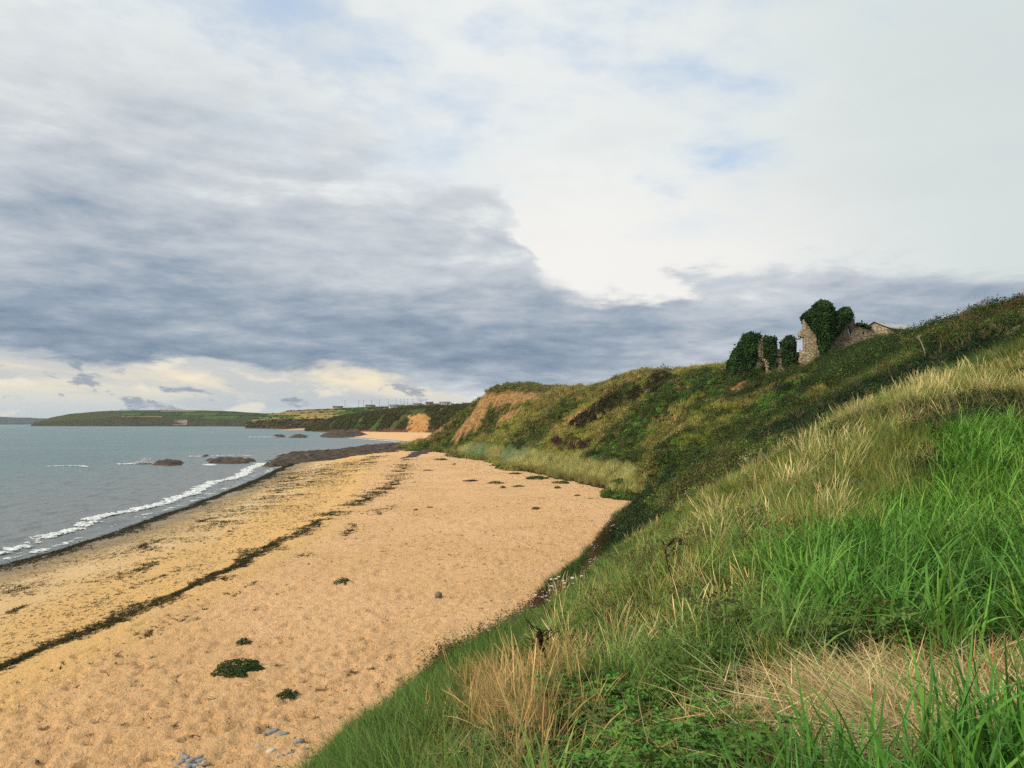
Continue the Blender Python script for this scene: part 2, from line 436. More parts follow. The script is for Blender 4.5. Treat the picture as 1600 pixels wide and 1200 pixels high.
c = T.mix(T.sstep(tw, 19.5, 24.0), c, peach)
c = T.mix(T.mul(T.sstep(fine, 0.54, 0.68), 0.5), c, (0.34, 0.21, 0.10))
T.put(b.inputs['Base Color'], c)
T.put(b.inputs['Roughness'], T.sstep(tw, -1.0, 6.0, 0.25, 0.95)); b.inputs['Specular IOR Level'].default_value = 0.25
bump(T, b, T.add(T.mul(n3, T.sstep(tw, 14, 24, 0.15, 1.0)), T.add(T.mul(fine, 0.6), T.mul(T.noise(pos, 4.5, 4, 0.6), 0.6))), 0.9, 0.19)
link('sand_beach', make_mesh('sand_beach', np.stack([XB, YB, ZB], -1).reshape(-1, 3), grid_faces(len(yb), len(sb)), m, True,
     {'shore': ('FLOAT', (XB - water_x(YB)).ravel())}), kind='structure', label='wide golden sand beach below the green slope', category='beach')
MAT_SAND = m

# ------------------------------------------------------------------ sea
rad = np.exp(np.linspace(math.log(14.0), math.log(30000.0), 240)); th = np.linspace(0, 2 * math.pi, 361)
RR, TH = np.meshgrid(rad, th, indexing='ij'); XS = RR * np.cos(TH); YS = RR * np.sin(TH)
fade = np.clip(120.0 / RR, 0, 1)
ZS = fade * ((fbm(XS * 0.09, YS * 0.05, 31, 3) - 0.5) * 0.25)
m, T, b, out = new_mat('sea_water')
pos = geo_pos(T); sh = attr(T, 'shore', out='Fac')
wv1 = T.noise(mapping(T, pos, (1, 0.45, 1), (0, 0, 0.25)), 0.55, 5, 0.6, 0.3); wv2 = T.noise(mapping(T, pos, (1, 0.5, 1), (0, 0, -0.3)), 2.6, 4, 0.6)
big = T.noise(mapping(T, pos, (0.5, 1, 1)), 0.02, 5, 0.6)
shn = T.add(sh, T.mul(T.sub(big, 0.5), 40.0))
deep = T.mix(T.sstep(big, 0.4, 0.62), (0.100, 0.175, 0.185), (0.130, 0.210, 0.215))
c = T.mix(T.sstep(shn, 4.0, 75.0), (0.175, 0.19, 0.185), deep)
c = T.mix(T.mul(T.sstep(wv1, 0.48, 0.66), T.sstep(sh, 500.0, 60.0, 0.1, 0.75)), c, (0.075, 0.095, 0.10))
c = T.mix(T.mul(T.sstep(wv2, 0.62, 0.70), T.sstep(sh, 260.0, 30.0, 0.0, 0.7)), c, (0.42, 0.46, 0.46))  # pale sparkle on the wavelets, painted into the water colour
T.put(b.inputs['Base Color'], c); b.inputs['Roughness'].default_value = 0.32; b.inputs['IOR'].default_value = 1.33
bump(T, b, T.add(wv1, T.mul(wv2, 0.35)), 1.0, 0.55)
link('sea', make_mesh('sea', np.stack([XS, YS, ZS], -1).reshape(-1, 3), grid_faces(240, 361), m, True,
     {'shore': ('FLOAT', (water_x(YS) - XS).ravel())}), kind='structure', label='grey green sea reaching to the headlands', category='sea')

# ------------------------------------------------------------------ foam
m, T, b, out = new_mat('foam')
n = T.noise(geo_pos(T), 3.0, 4, 0.6)
T.put(b.inputs['Base Color'], T.mix(T.sstep(n, 0.35, 0.65), (0.42, 0.46, 0.47), (0.82, 0.83, 0.82))); b.inputs['Roughness'].default_value = 0.7
MAT_FOAM = m
def foam_mesh(name, cx, cy, half, h=0.14, seed=0, dens=0.5, step=0.22):
    """broken crust of foam along a line of points; half = half width at each point"""
    cx = np.asarray(cx, float); cy = np.asarray(cy, float); L = np.concatenate([[0], np.cumsum(np.hypot(np.diff(cx), np.diff(cy)))])
    n = int(L[-1] / step) + 2; s = np.linspace(0, L[-1], n)
    X = np.interp(s, L, cx); Y = np.interp(s, L, cy); Hf = np.interp(s, L, np.broadcast_to(half, cx.shape))
    tx = np.gradient(X); ty = np.gradient(Y); l = np.hypot(tx, ty) + 1e-9; nx, ny = -ty / l, tx / l
    k = 25; a = np.linspace(-1, 1, k)
    wob = (fbm(s * 0.13, s * 0 + seed, 91 + seed, 3) - 0.5) * 2.2
    GX = X[:, None] + nx[:, None] * (a * Hf[:, None] + wob[:, None]); GY = Y[:, None] + ny[:, None] * (a * Hf[:, None] + wob[:, None])
    N = fbm(GX * 0.9, GY * 0.9, 93 + seed, 4) + 0.9 * (np.abs(fbm(GX * 1.9, GY * 1.9, 95, 3) - 0.5) * -2 + 0.22)
    vary = 0.6 + 0.8 * vnoise(s * 0.12, s * 0, 97 + seed)[:, None]
    keep = N + 0.38 * (1 - np.abs(a)[None, :] ** 1.5 * 2.0) * vary > dens
    GZ = 0.035 + h * np.clip(N - 0.3, 0, 1) * (1 - 0.8 * a[None, :] ** 2)
    F = grid_faces(n, k); kf = keep.ravel()[F].sum(1) >= 3
    return make_mesh(name, np.stack([GX, GY, GZ + ZS_at(GX, GY)], -1).reshape(-1, 3), F[kf], MAT_FOAM, True)
def ZS_at(x, y): return np.clip(120.0 / np.hypot(x, y), 0, 1) * (fbm(x * 0.09, y * 0.05, 31, 3) - 0.5) * 0.25
yy = np.linspace(25, 206, 190)
link('surf_foam', foam_mesh('surf_foam', water_x(yy) - 3.6 + 0.9 * np.sin(yy * 0.13) - 0.015 * yy, yy, 1.1 + 0.007 * yy, 0.38, 0, 0.62, 0.09),
     kind='stuff', label='white broken foam of the small wave along the shore', category='foam')
link('surf_foam', foam_mesh('backwash_foam', water_x(yy) - 1.5, yy, 1.3 + 0.004 * yy, 0.04, 5, 0.90, 0.11),
     kind='stuff', label='thin lace of backwash foam at the edge of the sand', category='foam')
def streak(u0, u1, v, d0, half, lab, seed, h=0.3, dens=0.55):
    p0 = P(u0, v, d0); p1 = P(u1, v, d0); k = np.linspace(0, 1, 12)
    link('wave_foam', foam_mesh('wave_foam', p0[0] + (p1[0] - p0[0]) * k, p0[1] + 2.5 * np.sin(k * 5 + seed), half * np.sin(np.pi * (0.08 + 0.84 * k)), h, seed, dens),
         kind='stuff', label=lab, category='foam')
streak(190, 245, 725, 201, 2.4, 'white foam round the breaking splash beside the small islet', 11, 0.5, 0.42)
streak(80, 150, 729, 190, 1.6, 'faint foam line on open water left of the splash', 12, 0.3, 0.56)
streak(310, 345, 727, 196, 2.0, 'foam patch between the islet and the rock ledge', 13, 0.4, 0.5)
streak(395, 440, 726, 200, 3.0, 'foam against the seaward foot of the dark ledge', 14, 0.4, 0.45)
streak(290, 330, 713, 247, 2.0, 'small foam streak behind the islets', 15, 0.3, 0.5)
streak(390, 440, 683, 600, 6.0, 'surf around the far rocks off the cove', 16, 0.8, 0.42)
streak(340, 400, 712, 252, 1.6, 'foam streak on the water behind the long islet', 18, 0.3, 0.5)
p0 = np.array(P(560, 684, 560)); p1 = np.array(P(640, 690.5, 448)); k = np.linspace(0, 1, 14)
link('surf_foam', foam_mesh('cove_foam', p0[0] + (p1[0] - p0[0]) * k - 6, p0[1] + (p1[1] - p0[1]) * k, 2.2, 0.5, 17, 0.40, 0.6), kind='stuff', label='white surf line along the far cove beach', category='foam')
# splash thrown up by the islet
sv = []; sf = []
sp = np.array(P(226, 724, 200.5))
for k in range(900):
    hgt = abs(rng.normal(0, 0.6)) ** 1.3; a = rng.normal(0, 0.30); c0 = sp + np.array([a * (1 + hgt) + 0.25 * hgt + rng.normal(0, 0.9) * (hgt < 0.4), rng.normal(0, 0.4), 0.02 + hgt])
    r = max(rng.uniform(0.03, 0.13) * (1.2 - 0.35 * hgt), 0.025)
    o_ = np.array([[1, 0, 0], [-1, 0, 0], [0, 1, 0], [0, -1, 0], [0, 0, 1.3], [0, 0, -1]]) * r; i = len(sv); sv += list(c0 + o_)
    sf += [(i, i + 2, i + 4), (i + 2, i + 1, i + 4), (i + 1, i + 3, i + 4), (i + 3, i, i + 4), (i + 2, i, i + 5), (i + 1, i + 2, i + 5), (i + 3, i + 1, i + 5), (i, i + 3, i + 5)]
link('sea_spray', make_mesh('sea_spray', sv, np.array(sf), MAT_FOAM), kind='stuff', label='white spray thrown up by a wave breaking on the islet', category='spray')

# ------------------------------------------------------------------ rocks
m, T, b, out = new_mat('dark_rock')
pos = geo_pos(T)
n1 = T.noise(mapping(T, pos, (0.6, 0.6, 3.5)), 0.6, 7, 0.7); n2 = T.noise(pos, 0.25, 5, 0.6); n3 = T.noise(pos, 2.5, 5, 0.7)
c = T.mix(T.sstep(n1, 0.36, 0.66), (0.018, 0.013, 0.009), (0.100, 0.064, 0.034))
c = T.mix(T.mul(T.sstep(n2, 0.50, 0.68), 0.7), c, (0.145, 0.092, 0.050))
c = T.mix(T.mul(T.sstep(n3, 0.58, 0.70), 0.5), c, (0.040, 0.040, 0.016))
T.put(b.inputs['Base Color'], c); b.inputs['Roughness'].default_value = 0.75
bump(T, b, T.add(n1, n3), 1.0, 0.35)
MAT_ROCK = m
def rock_patch(name, outline, height, cell, seed, label, tilt=0.25, group=None, mat=None, z0=-0.6, zb=None):
    """jagged ledge: beds dipping to one side, cut by joints; outline in metres on the ground"""
    xs_ = [p[0] for p in outline]; ys_ = [p[1] for p in outline]
    gx = np.arange(min(xs_) - cell, max(xs_) + cell, cell); gy = np.arange(min(ys_) - cell, max(ys_) + cell, cell)
    GY, GX = np.meshgrid(gy, gx, indexing='ij')
    wa = min(7.0, 0.35 * min(max(xs_) - min(xs_), max(ys_) - min(ys_)))
    wx = GX + (fbm(GX * 0.12, GY * 0.12, seed, 3) - 0.5) * wa; wy = GY + (fbm(GX * 0.12, GY * 0.12, seed + 5, 3) - 0.5) * wa
    ins = inpoly(wx, wy, outline); dd = polydist(wx, wy, outline) * np.where(ins, 1, -1)
    span = max(max(xs_) - min(xs_), max(ys_) - min(ys_))
    env = sm(dd, -1.0, 0.05 * min(span, max(ys_) - min(ys_)) + 0.8)
    k = (GX * 0.5 + GY * 0.85) * tilt; saw = np.abs((k + 1.5 * fbm(GX * 0.1, GY * 0.1, seed + 2, 3)) % 1.0 - 0.72)
    rel = 0.42 * (1 - saw * 1.5) + 0.75 * fbm(GX * 0.16, GY * 0.16, seed + 8, 4) + 0.95 * (np.abs(fbm(GX * 0.45, GY * 0.45, seed + 9, 4) - 0.5) * -2 + 0.35)
    Z = z0 + env * (height * rel * 1.25 - z0 * 0.9)
    if zb is not None: Z = Z + zb(GX, GY)
    Fc = grid_faces(len(gy), len(gx)); kf = (dd.ravel()[Fc] > -2.2).any(1)
    Fc = Fc[kf]; used, inv = np.unique(Fc, return_inverse=True)
    me = make_mesh(name, np.stack([GX, GY, Z], -1).reshape(-1, 3)[used], inv.reshape(-1, 4), mat or MAT_ROCK, False)
    o = link(name, me, label=label, category='rocks')
    if group: o['group'] = group
    return o
def G(u, v, z=0.3):
    """ground point seen at (u, v) on the level z"""
    a = P(u, v, 1.0); d = (CAM_Z - z) / (CAM_Z - a[2]); return (a[0] * d, d)
rock_patch('rock_ledge', [G(396,725),G(430,724),G(470,722,0.8),G(540,717,1.2),G(590,712,1.5),G(640,706,2.0),G(668,702,2.2),G(660,693,1.5),G(610,691,1.0),G(570,695,1.0),G(520,700,0.8),G(470,707,0.5),G(420,712)], 1.45, 0.6, 101,
           'long ledge of dark jagged rock running from the sand into the sea', 0.22)
rock_patch('rock_islet', [G(322,722),G(350,722.5),G(394,723),G(396,718),G(350,717),G(326,718)], 0.75, 0.35, 111, 'long low islet with green weed just off the tip of the ledge', 0.3)
rock_patch('rock_islet', [G(236,725),G(262,726),G(293,724.5),G(290,721),G(255,720.5),G(238,722)], 0.7, 0.35, 121, 'small low rock islet beside the breaking splash', 0.3)
rock_patch('rock_islet', [G(315,712.5),G(325,713),G(326,710.5),G(314,710.5)], 0.7, 0.6, 126, 'tiny awash rock behind the low islets', 0.3)
rock_patch('rock_ledge', [G(410,727),G(430,728.5),G(452,726,0.4),G(448,722.5,0.4),G(425,723)], 0.9, 0.5, 131, 'flat dark rocks at the waterline in front of the ledge', 0.3)
rock_patch('rock_reef', [G(452,683.5),G(478,684),G(484,680.5),G(455,681)], 1.6, 1.6, 141, 'dark reef in the water off the cove', 0.12)
rock_patch('rock_reef', [G(424,682.5),G(444,683),G(446,681),G(424,681)], 1.6, 2.0, 146, 'low seaward reef rocks with surf round them', 0.12)
rock_patch('rock_ledge', [G(494,683),G(530,684),G(563,682),G(584,678.5,1.5),G(562,675.5,1.5),G(520,676.5),G(496,679)], 3.6, 2.2, 151, 'brown rock platform at the left end of the cove beach', 0.06)
# shingle bank where the ledge meets the slope
rock_patch('shingle_bank', [G(618,716,2.0),G(660,712,2.1),G(690,704,2.2),G(664,699,2.2),G(630,706,2.1)], 0.5, 0.6, 161, 'grey brown shingle bank between the ledge and the slope', 0.4, zb=lambda x, y: 0 * x + 1.75)

# ------------------------------------------------------------------ far land
m, T, b, out = new_mat('far_land')
pos = geo_pos(T); col = attr(T, 'col'); dist = attr(T, 'sc', out='Fac')
n1 = T.noise(T.vec(*[T.m('DIVIDE', q, dist) for q in T.xyz(pos)]), 1.0, 7, 0.68)
c = T.mix(T.mul(T.sstep(n1, 0.44, 0.62), 0.65), col, T.mix(1.0, col, (0.42, 0.46, 0.42), 'MULTIPLY'))
T.put(b.inputs['Base Color'], c); b.inputs['Roughness'].default_value = 1.0; b.inputs['Specular IOR Level'].default_value = 0.0
MAT_FAR = m
def C(*c): return np.array(c)
def far_land(name, cols, prof, label, paint, seed, rough, nc=300, nr=46):
    """cols: (u, metres to the foot, row of cliff top, row of ridge); prof: depth of cliff and of the land behind"""
    cols = np.array(cols, float); u = np.linspace(cols[0, 0], cols[-1, 0], nc)
    d0 = np.interp(u, cols[:, 0], cols[:, 1]); vc = np.interp(u, cols[:, 0], cols[:, 2]); vr = np.interp(u, cols[:, 0], cols[:, 3])
    dc, dr = prof
    V = np.zeros((nr, nc, 3)); COLR = np.zeros((nr, nc, 3))
    w = 0.5 * (fbm(u * 0.09, u * 0 + seed, seed, 4) - 0.5)
    d0 = d0 + w * dc * 0.45
    for r in range(nr):
        t = r / (nr - 1)
        if t < 0.5:
            k = t / 0.5; d = d0 + dc * k ** 1.3
            zt = np.array([P(a, bb, dd)[2] for a, bb, dd in zip(u, vc, d0 + dc)]); z = -1 + (zt + 1) * k ** 0.8; x = (u - 800) / FPX * d
        elif t < 0.93:
            k = (t - 0.5) / 0.43; d = d0 + dc + dr * k
            z1 = np.array([P(a, bb, dd)[2] for a, bb, dd in zip(u, vr, d0 + dc + dr)]); z = zt + (z1 - zt) * (1 - (1 - k) ** 1.5); x = (u - 800) / FPX * d
        else:
            k = (t - 0.93) / 0.07; d = d0 + dc + dr * (1 + k); z = z1 - k * 6; x = (u - 800) / FPX * d
        n_ = fbm(x / rough, d / rough + (3.0 * t + u * 0.004 if t < 0.5 else 1.5), seed + 3, 5) - 0.5
        bumpy = np.where(t < 0.5, np.sin(math.pi * min(t / 0.5, 1)) ** 0.7, 0.25)
        z = z + n_ * rough * 0.30 * bumpy * (1 if 0 < t < 0.93 else 0.3)
        V[r, :, 0] = x; V[r, :, 1] = d + n_ * rough * 0.35 * (1 if 0 < t < 0.6 else 0.2); V[r, :, 2] = z
    for r in range(nr):
        pu, pv = proj(V[r, :, 0], V[r, :, 1], V[r, :, 2])
        COLR[r] = paint(r / (nr - 1), pu, pv, V[r, :, 0], V[r, :, 1])
    link(name, make_mesh(name, V.reshape(-1, 3), grid_faces(nr, nc), MAT_FAR, True, {'col': ('FLOAT_COLOR', COLR.reshape(-1, 3)), 'sc': ('FLOAT', np.full(nr * nc, rough * 0.30))}),
         kind='structure', label=label, category='headland')
    return V
GREEN, DGREEN, GOLD, HEDGE = C(0.085, 0.145, 0.035), C(0.045, 0.075, 0.022), C(0.36, 0.27, 0.10), C(0.022, 0.034, 0.012)
ROCKC, REDR, SCRUB, CLAY = C(0.10, 0.085, 0.062), C(0.12, 0.062, 0.045), C(0.075, 0.085, 0.026), C(0.42, 0.22, 0.085)
def fields(u, v, seed, su=26.0, sv=4.0):
    """a quilt of fields in the plan of the land"""
    uu = u + (v - 640) * 2.0; iu = np.floor(uu / su + 0.3 * np.floor(v / sv)); iv = np.floor(v / sv)
    h = hash2(iu, iv, seed)[:, None]
    c = np.where(h < 0.45, GREEN, np.where(h < 0.75, DGREEN * 1.3, GOLD * 0.75))
    fu = (uu / su + 0.3 * np.floor(v / sv)) % 1; fv = (v / sv) % 1
    hd = ((fu < 0.05) | (fv < 0.16))[:, None]
    return np.where(hd, HEDGE, c)
def paint_far(t, u, v, x, y): return np.tile(C(0.030, 0.050, 0.045), (len(u), 1)) * (1 + 0.4 * (fbm(u * .2, v, 7, 3)[:, None] - .5)) + (0.05 * ((v > 658) & (v < 660) & (u > 15) & (u < 52)))[:, None]
far_land('distant_coast', [(-160,9000,656,653),(0,9000,656,651.5),(40,9200,656.5,652.5),(75,9400,657,654),(150,9600,658,656),(240,9800,660,658)], (60, 500), 'low blue coast on the horizon at the far left', paint_far, 201, 260, 160, 24)
def paint_c(t, u, v, x, y):
    n_ = fbm(u * 0.10 + v * 0.25, v * 0.45, 211, 5, 0.65)[:, None]; n2 = fbm(u * 0.5, v * 0.9, 213, 3)[:, None]; c = (ROCKC * 0.7) + (SCRUB * 0.95 - ROCKC * 0.7) * sm(n_, 0.42, 0.60); c = c * (0.45 + 0.6 * n2)
    if t > 0.5: c = np.where((u > 190)[:, None], fields(u, v, 5, 60, 5.5) * 0.8, SCRUB * 0.9 + 0.25 * (n_ - 0.5) * GREEN)
    c = np.where(((u > 270) & (u < 292) & (v > 656) & (v < 664))[:, None] & (n_ > 0.42), C(0.26, 0.22, 0.18), c)
    return c
far_land('far_headland', [(50,3300,663,662),(62,3250,660,658.5),(80,3200,658,652.5),(110,3150,657,646.5),(160,3100,654,642.5),(210,3050,651,640.8),(300,3000,653,641),(360,2900,656,642.5),(400,2700,657,645),(440,2500,655,647),(480,2300,655,648)],
         (120, 420), 'long green headland with dark cliffs across the bay', paint_c, 221, 45, 520, 60)
def paint_b(t, u, v, x, y):
    n_ = fbm(u * 0.15 + v * 0.2, v * 0.5, 231, 5, 0.65)[:, None]; n2 = fbm(u * 0.7, v * 0.9, 233, 3)[:, None]
    if t < 0.5: return (REDR * 0.75 + (SCRUB * 0.9 - REDR * 0.75) * sm(n_, 0.46, 0.62)) * (0.6 + 0.8 * n2)
    c = fields(u, v, 8, 34, 3.2)
    return np.where(((v > 643) & (u < 560))[:, None], np.where(hash2(np.floor((u + 3 * (v - 640)) / 45), np.floor(v / 4.5), 77)[:, None] > 0.35, GOLD * 0.9, GREEN * 0.9) * (0.75 + 0.5 * n_), c)
VFIELD = far_land('field_headland', [(384,1700,665,664),(398,1680,660,655),(420,1600,656,648),(450,1500,654,642.5),(480,1400,655,640),(520,1300,655,638.5),(560,1200,652,636.5),(600,1150,650,635),(660,1100,646,633.5),(720,1050,640,632.5),(800,1000,636,632),(900,1000,634,630)],
         (50, 420), 'headland of golden and green fields above red cliffs', paint_b, 241, 30, 420, 70)
def paint_a(t, u, v, x, y):
    n_ = fbm(x * 0.045, y * 0.03 + v * 0.1, 251, 4)[:, None]
    c = np.where(n_ > 0.52, SCRUB, HEDGE * 1.8)
    c = np.where(((u > 560) & (u < 606) & (v > 655) & (v < 671))[:, None] & (n_ > 0.40), GREEN * 0.8, c)
    if t < 0.12: c = np.where((n_ > 0.45) | ((u < 560)[:, None]), REDR * 1.1 * (0.7 + 0.6 * n_), c)
    ju = (fbm(u * 0.3, v * 0.4, 262, 4, 0.65) - 0.5) * 24
    cl = inpoly(u + ju, v + ju * 0.4, [(640,650),(662,646),(672,654),(668,668),(652,684),(634,684),(640,668)]) | inpoly(u + ju * .5, v, [(678,641),(694,638),(692,650),(682,652)])
    c = np.where(cl[:, None], CLAY * (0.8 + 0.5 * n_), c)
    if t > 0.55: c = np.where(n_ > 0.5, DGREEN, SCRUB * 0.8)
    return c
VCOVE = far_land('cove_cliff', [(478,1080,671,666),(500,1000,665,660),(520,930,659,653),(545,860,654,649),(570,800,650,645.5),(600,740,645,641),(640,680,641,637),(680,640,639,635.5),(720,610,637,634),(770,590,635,633)],
         (45, 90), 'scrubby cliff with an orange earth slip behind the small cove', paint_a, 261, 14, 420, 80)
# sand of the small cove
cv = [G(556,685,-0.3),G(600,688,-0.3),G(648,692.5,-0.3),G(668,688,2.4),G(640,679.5,3.0),G(600,677,3.0),G(566,678,2.0)]
gx = np.linspace(-190, -20, 120); gy = np.linspace(380, 800, 160); GYc, GXc = np.meshgrid(gy, gx, indexing='ij')
la = np.array(cv[0]); lb = np.array(cv[2]); nrm = np.array([lb[1] - la[1], -(lb[0] - la[0])]); nrm /= np.hypot(*nrm); nrm = nrm if nrm[1] > 0 else -nrm
sd = (GXc - la[0]) * nrm[0] + (GYc - la[1]) * nrm[1]
link('cove_sand', make_mesh('cove_sand', np.stack([GXc, GYc, np.clip(sd * 0.045 - 0.3, -3, 3.0)], -1).reshape(-1, 3), grid_faces(160, 120), MAT_SAND, True,
     {'shore': ('FLOAT', np.clip(sd.ravel() + 12, -5, 40))}), kind='structure', label='strip of orange sand in the small cove', category='beach')

k = np.linspace(0, 1, 40); pa = np.array(G(438, 672.6, 0.0)); pb = np.array(G(528, 671.2, 0.0)); L0 = pa[None] + (pb - pa)[None] * k[:, None]
V = np.concatenate([np.stack([L0[:, 0] + q * 0.15, L0[:, 1] + q, np.full(40, z)], -1) for q, z in ((-12, -0.4), (0, 0.3), (40, 2.2), (110, 3.2))]); kk = np.array([0, 12, 40, 40])
link('far_strand', make_mesh('far_strand', V, grid_faces(4, 40), MAT_SAND, True, {'shore': ('FLOAT', np.repeat(kk, 40))}), kind='structure', label='thin strip of sand below the far red cliffs', category='beach')

# ================================================================== plants: prototypes
def plant_mat(name, inst=True, trans=0.30, rough=0.62, spec=0.18, base=None):
    m, T, b, out = new_mat(name)
    col = attr(T, 'col')
    if inst: c = T.mix(1.0, attr(T, 'tint', 'INSTANCER'), col, 'MULTIPLY')
    else: c = col if base is None else T.mix(1.0, col, base, 'MULTIPLY')
    T.put(b.inputs['Base Color'], c); b.inputs['Roughness'].default_value = rough; b.inputs['Specular IOR Level'].default_value = spec
    tr = T.node('ShaderNodeBsdfTranslucent'); T.put(tr.inputs[0], c)
    mx = T.node('ShaderNodeMixShader'); mx.inputs[0].default_value = trans
    T.l.new(b.outputs[0], mx.inputs[1]); T.l.new(tr.outputs[0], mx.inputs[2]); T.l.new(mx.outputs[0], out.inputs[0])
    return m
MAT_BLADE = plant_mat('grass_blade', trans=0.18); MAT_LEAF = plant_mat('leaf', trans=0.22)
MAT_DRY = plant_mat('dry_stem', trans=0.15, rough=0.75); MAT_WEED = plant_mat('seaweed_blade', trans=0.0, rough=0.85, spec=0.06)
MAT_OWNLEAF = plant_mat('own_leaf', inst=False, trans=0.22); MAT_TWIG = plant_mat('dead_twig', inst=False, trans=0.0, rough=0.85, spec=0.1)

def blades(n, r, L, Wd, lean, curve, seg=5, wind=None, seed=0, colvar=0.25, head=None, taper=2.0, base_tone=(1.1, 1.0, 0.8), dead=0.0):
    """n bent blades of grass; returns verts, quads, colours"""
    g = np.random.default_rng(seed)
    rr = r * np.sqrt(g.random(n)); a0 = g.uniform(0, 2 * np.pi, n); bx, by = rr * np.cos(a0), rr * np.sin(a0)
    az_ = g.uniform(0, 2 * np.pi, n)
    if wind is not None: az_ = wind[0] + g.normal(0, wind[1], n)
    ln = g.uniform(L[0], L[1], n); wd = g.uniform(Wd[0], Wd[1], n); le = g.uniform(lean[0], lean[1], n); cu = g.uniform(curve[0], curve[1], n)
    cv_ = 1 + (g.random((n, 1)) - 0.5) * 2 * colvar; hue = 1 + (g.random((n, 3)) - 0.5) * np.array([0.35, 0.12, 0.3])
    hue = np.where(g.random((n, 1)) < dead, np.array([[2.0, 1.15, 1.7]]), hue)
    p = np.stack([bx, by, np.full(n, -0.03)], -1); dirh = np.stack([np.cos(az_), np.sin(az_), np.zeros(n)], -1)
    tw = g.normal(0, 0.5, n); side = np.stack([-np.sin(az_ + tw), np.cos(az_ + tw), np.zeros(n)], -1)
    Vs, Cs = [], []
    for k in range(seg + 1):
        t = k / seg; tl = le + cu * t ** 1.4
        if head is not None and t > 1 - head[0]: w = wd * head[1] * (0.35 + math.sin(math.pi * (t - 1 + head[0]) / head[0]))
        elif head is not None: w = wd
        else: w = wd * max(1 - t ** taper, 0.04)
        Vs.append(np.stack([p - side * w[:, None] / 2, p + side * w[:, None] / 2], 1))
        tone = np.array(base_tone) * (1 - t) + np.array([1, 1, 1]) * t
        Cs.append(np.repeat((cv_ * hue * tone)[:, None, :], 2, 1))
        p = p + (ln / seg)[:, None] * (np.sin(tl)[:, None] * dirh + np.cos(tl)[:, None] * np.array([0, 0, 1.0]))
    V = np.stack(Vs, 1).reshape(-1, 3); Cc = np.stack(Cs, 1).reshape(-1, 3); m_ = 2 * (seg + 1)
    f = []
    for k in range(seg): f.append([2 * k, 2 * k + 1, 2 * k + 3, 2 * k + 2])
    F = (np.arange(n)[:, None, None] * m_ + np.array(f)[None]).reshape(-1, 4)
    return V, F, Cc
def leaves(cen, nor, size, seed, aspect=0.6, colvar=0.3, fold=0.25):
    """diamond leaves folded along the midrib"""
    g = np.random.default_rng(seed); n = len(cen); nor = nor / (np.linalg.norm(nor, axis=1, keepdims=True) + 1e-9)
    ref = g.normal(0, 1, (n, 3)); ax = ref - (ref * nor).sum(1, keepdims=True) * nor; ax /= np.linalg.norm(ax, axis=1, keepdims=True) + 1e-9
    bi = np.cross(nor, ax); s = np.broadcast_to(size, (n,))[:, None]; w = s * aspect * 0.5
    a = cen - ax * s * 0.5; tip = cen + ax * s * 0.5 - nor * s * 0.12; m_ = cen + ax * s * 0.02
    l = m_ + bi * w + nor * s * fold * 0.5; r = m_ - bi * w + nor * s * fold * 0.5
    V = np.stack([a, l, tip, r], 1).reshape(-1, 3)
    F = (np.arange(n)[:, None, None] * 4 + np.array([[0, 1, 2], [0, 2, 3]])[None]).reshape(-1, 3)
    c = (1 + (g.random((n, 1)) - 0.5) * 2 * colvar) * (1 + (g.random((n, 3)) - 0.5) * np.array([0.4, 0.15, 0.3]))
    return V, F, np.repeat(c[:, None], 4, 1).reshape(-1, 3)
def join(parts):
    V, F4, F3, Cc = [], [], [], []; o = 0
    for v, f, c in parts:
        V.append(v); Cc.append(c); (F4 if f.shape[1] == 4 else F3).append(f + o); o += len(v)
    F = []
    if F4: F.append(np.concatenate(F4))
    if F3: F.append(np.concatenate(F3))
    return np.concatenate(V), F, np.concatenate(Cc)
PROTO = {}
def proto(kind, me):
    c = PROTO.get(kind)
    if c is None: c = PROTO[kind] = bpy.data.collections.new('kit_' + kind)
    c.objects.link(bpy.data.objects.new('%s_%02d' % (kind, len(c.objects)), me))
def pm(kind, parts, mat, smooth=True):
    V, F, Cc = join(parts); proto(kind, make_mesh(kind, V, F, mat, smooth, {'col': ('FLOAT_COLOR', Cc)}))
for i in range(6):   # broad lush meadow grass
    pm('lush', [blades(24, 0.16, (0.30, 0.64), (0.009, 0.018), (0.05, 0.6), (0.5, 2.5), 7, (0.6 * i, 1.3), 300 + i, 0.42, dead=0.07)], MAT_BLADE)
for i in range(5):   # nearest broad blades
    pm('broad', [blades(15, 0.12, (0.32, 0.66), (0.011, 0.019), (0.03, 0.38), (0.2, 1.7), 8, None, 320 + i, 0.3, dead=0.03)], MAT_BLADE)
for i in range(5):   # fine soft grass, combed by the wind
    pm('fine', [blades(44, 0.17, (0.22, 0.50), (0.0045, 0.008), (0.1, 0.6), (0.3, 1.5), 5, (2.6, 0.8), 340 + i, 0.45, dead=0.10)], MAT_BLADE)
for i in range(5):   # tall straw with seed heads
    pm('straw', [blades(20, 0.17, (0.55, 1.0), (0.0035, 0.006), (0.05, 0.45), (0.2, 1.1), 6, (0.3, 0.9), 360 + i, 0.35, (0.22, 1.9), base_tone=(0.8, 0.9, 0.8)),
                 blades(22, 0.16, (0.25, 0.6), (0.004, 0.008), (0.1, 0.6), (0.2, 1.2), 5, None, 366 + i, 0.3)], MAT_DRY)
for i in range(5):   # flattened straw
    pm('litter', [blades(46, 0.24, (0.14, 0.42), (0.003, 0.006), (1.15, 1.62), (-0.25, 0.25), 3, None, 380 + i, 0.35, base_tone=(1, 1, 1), taper=5)], MAT_DRY)
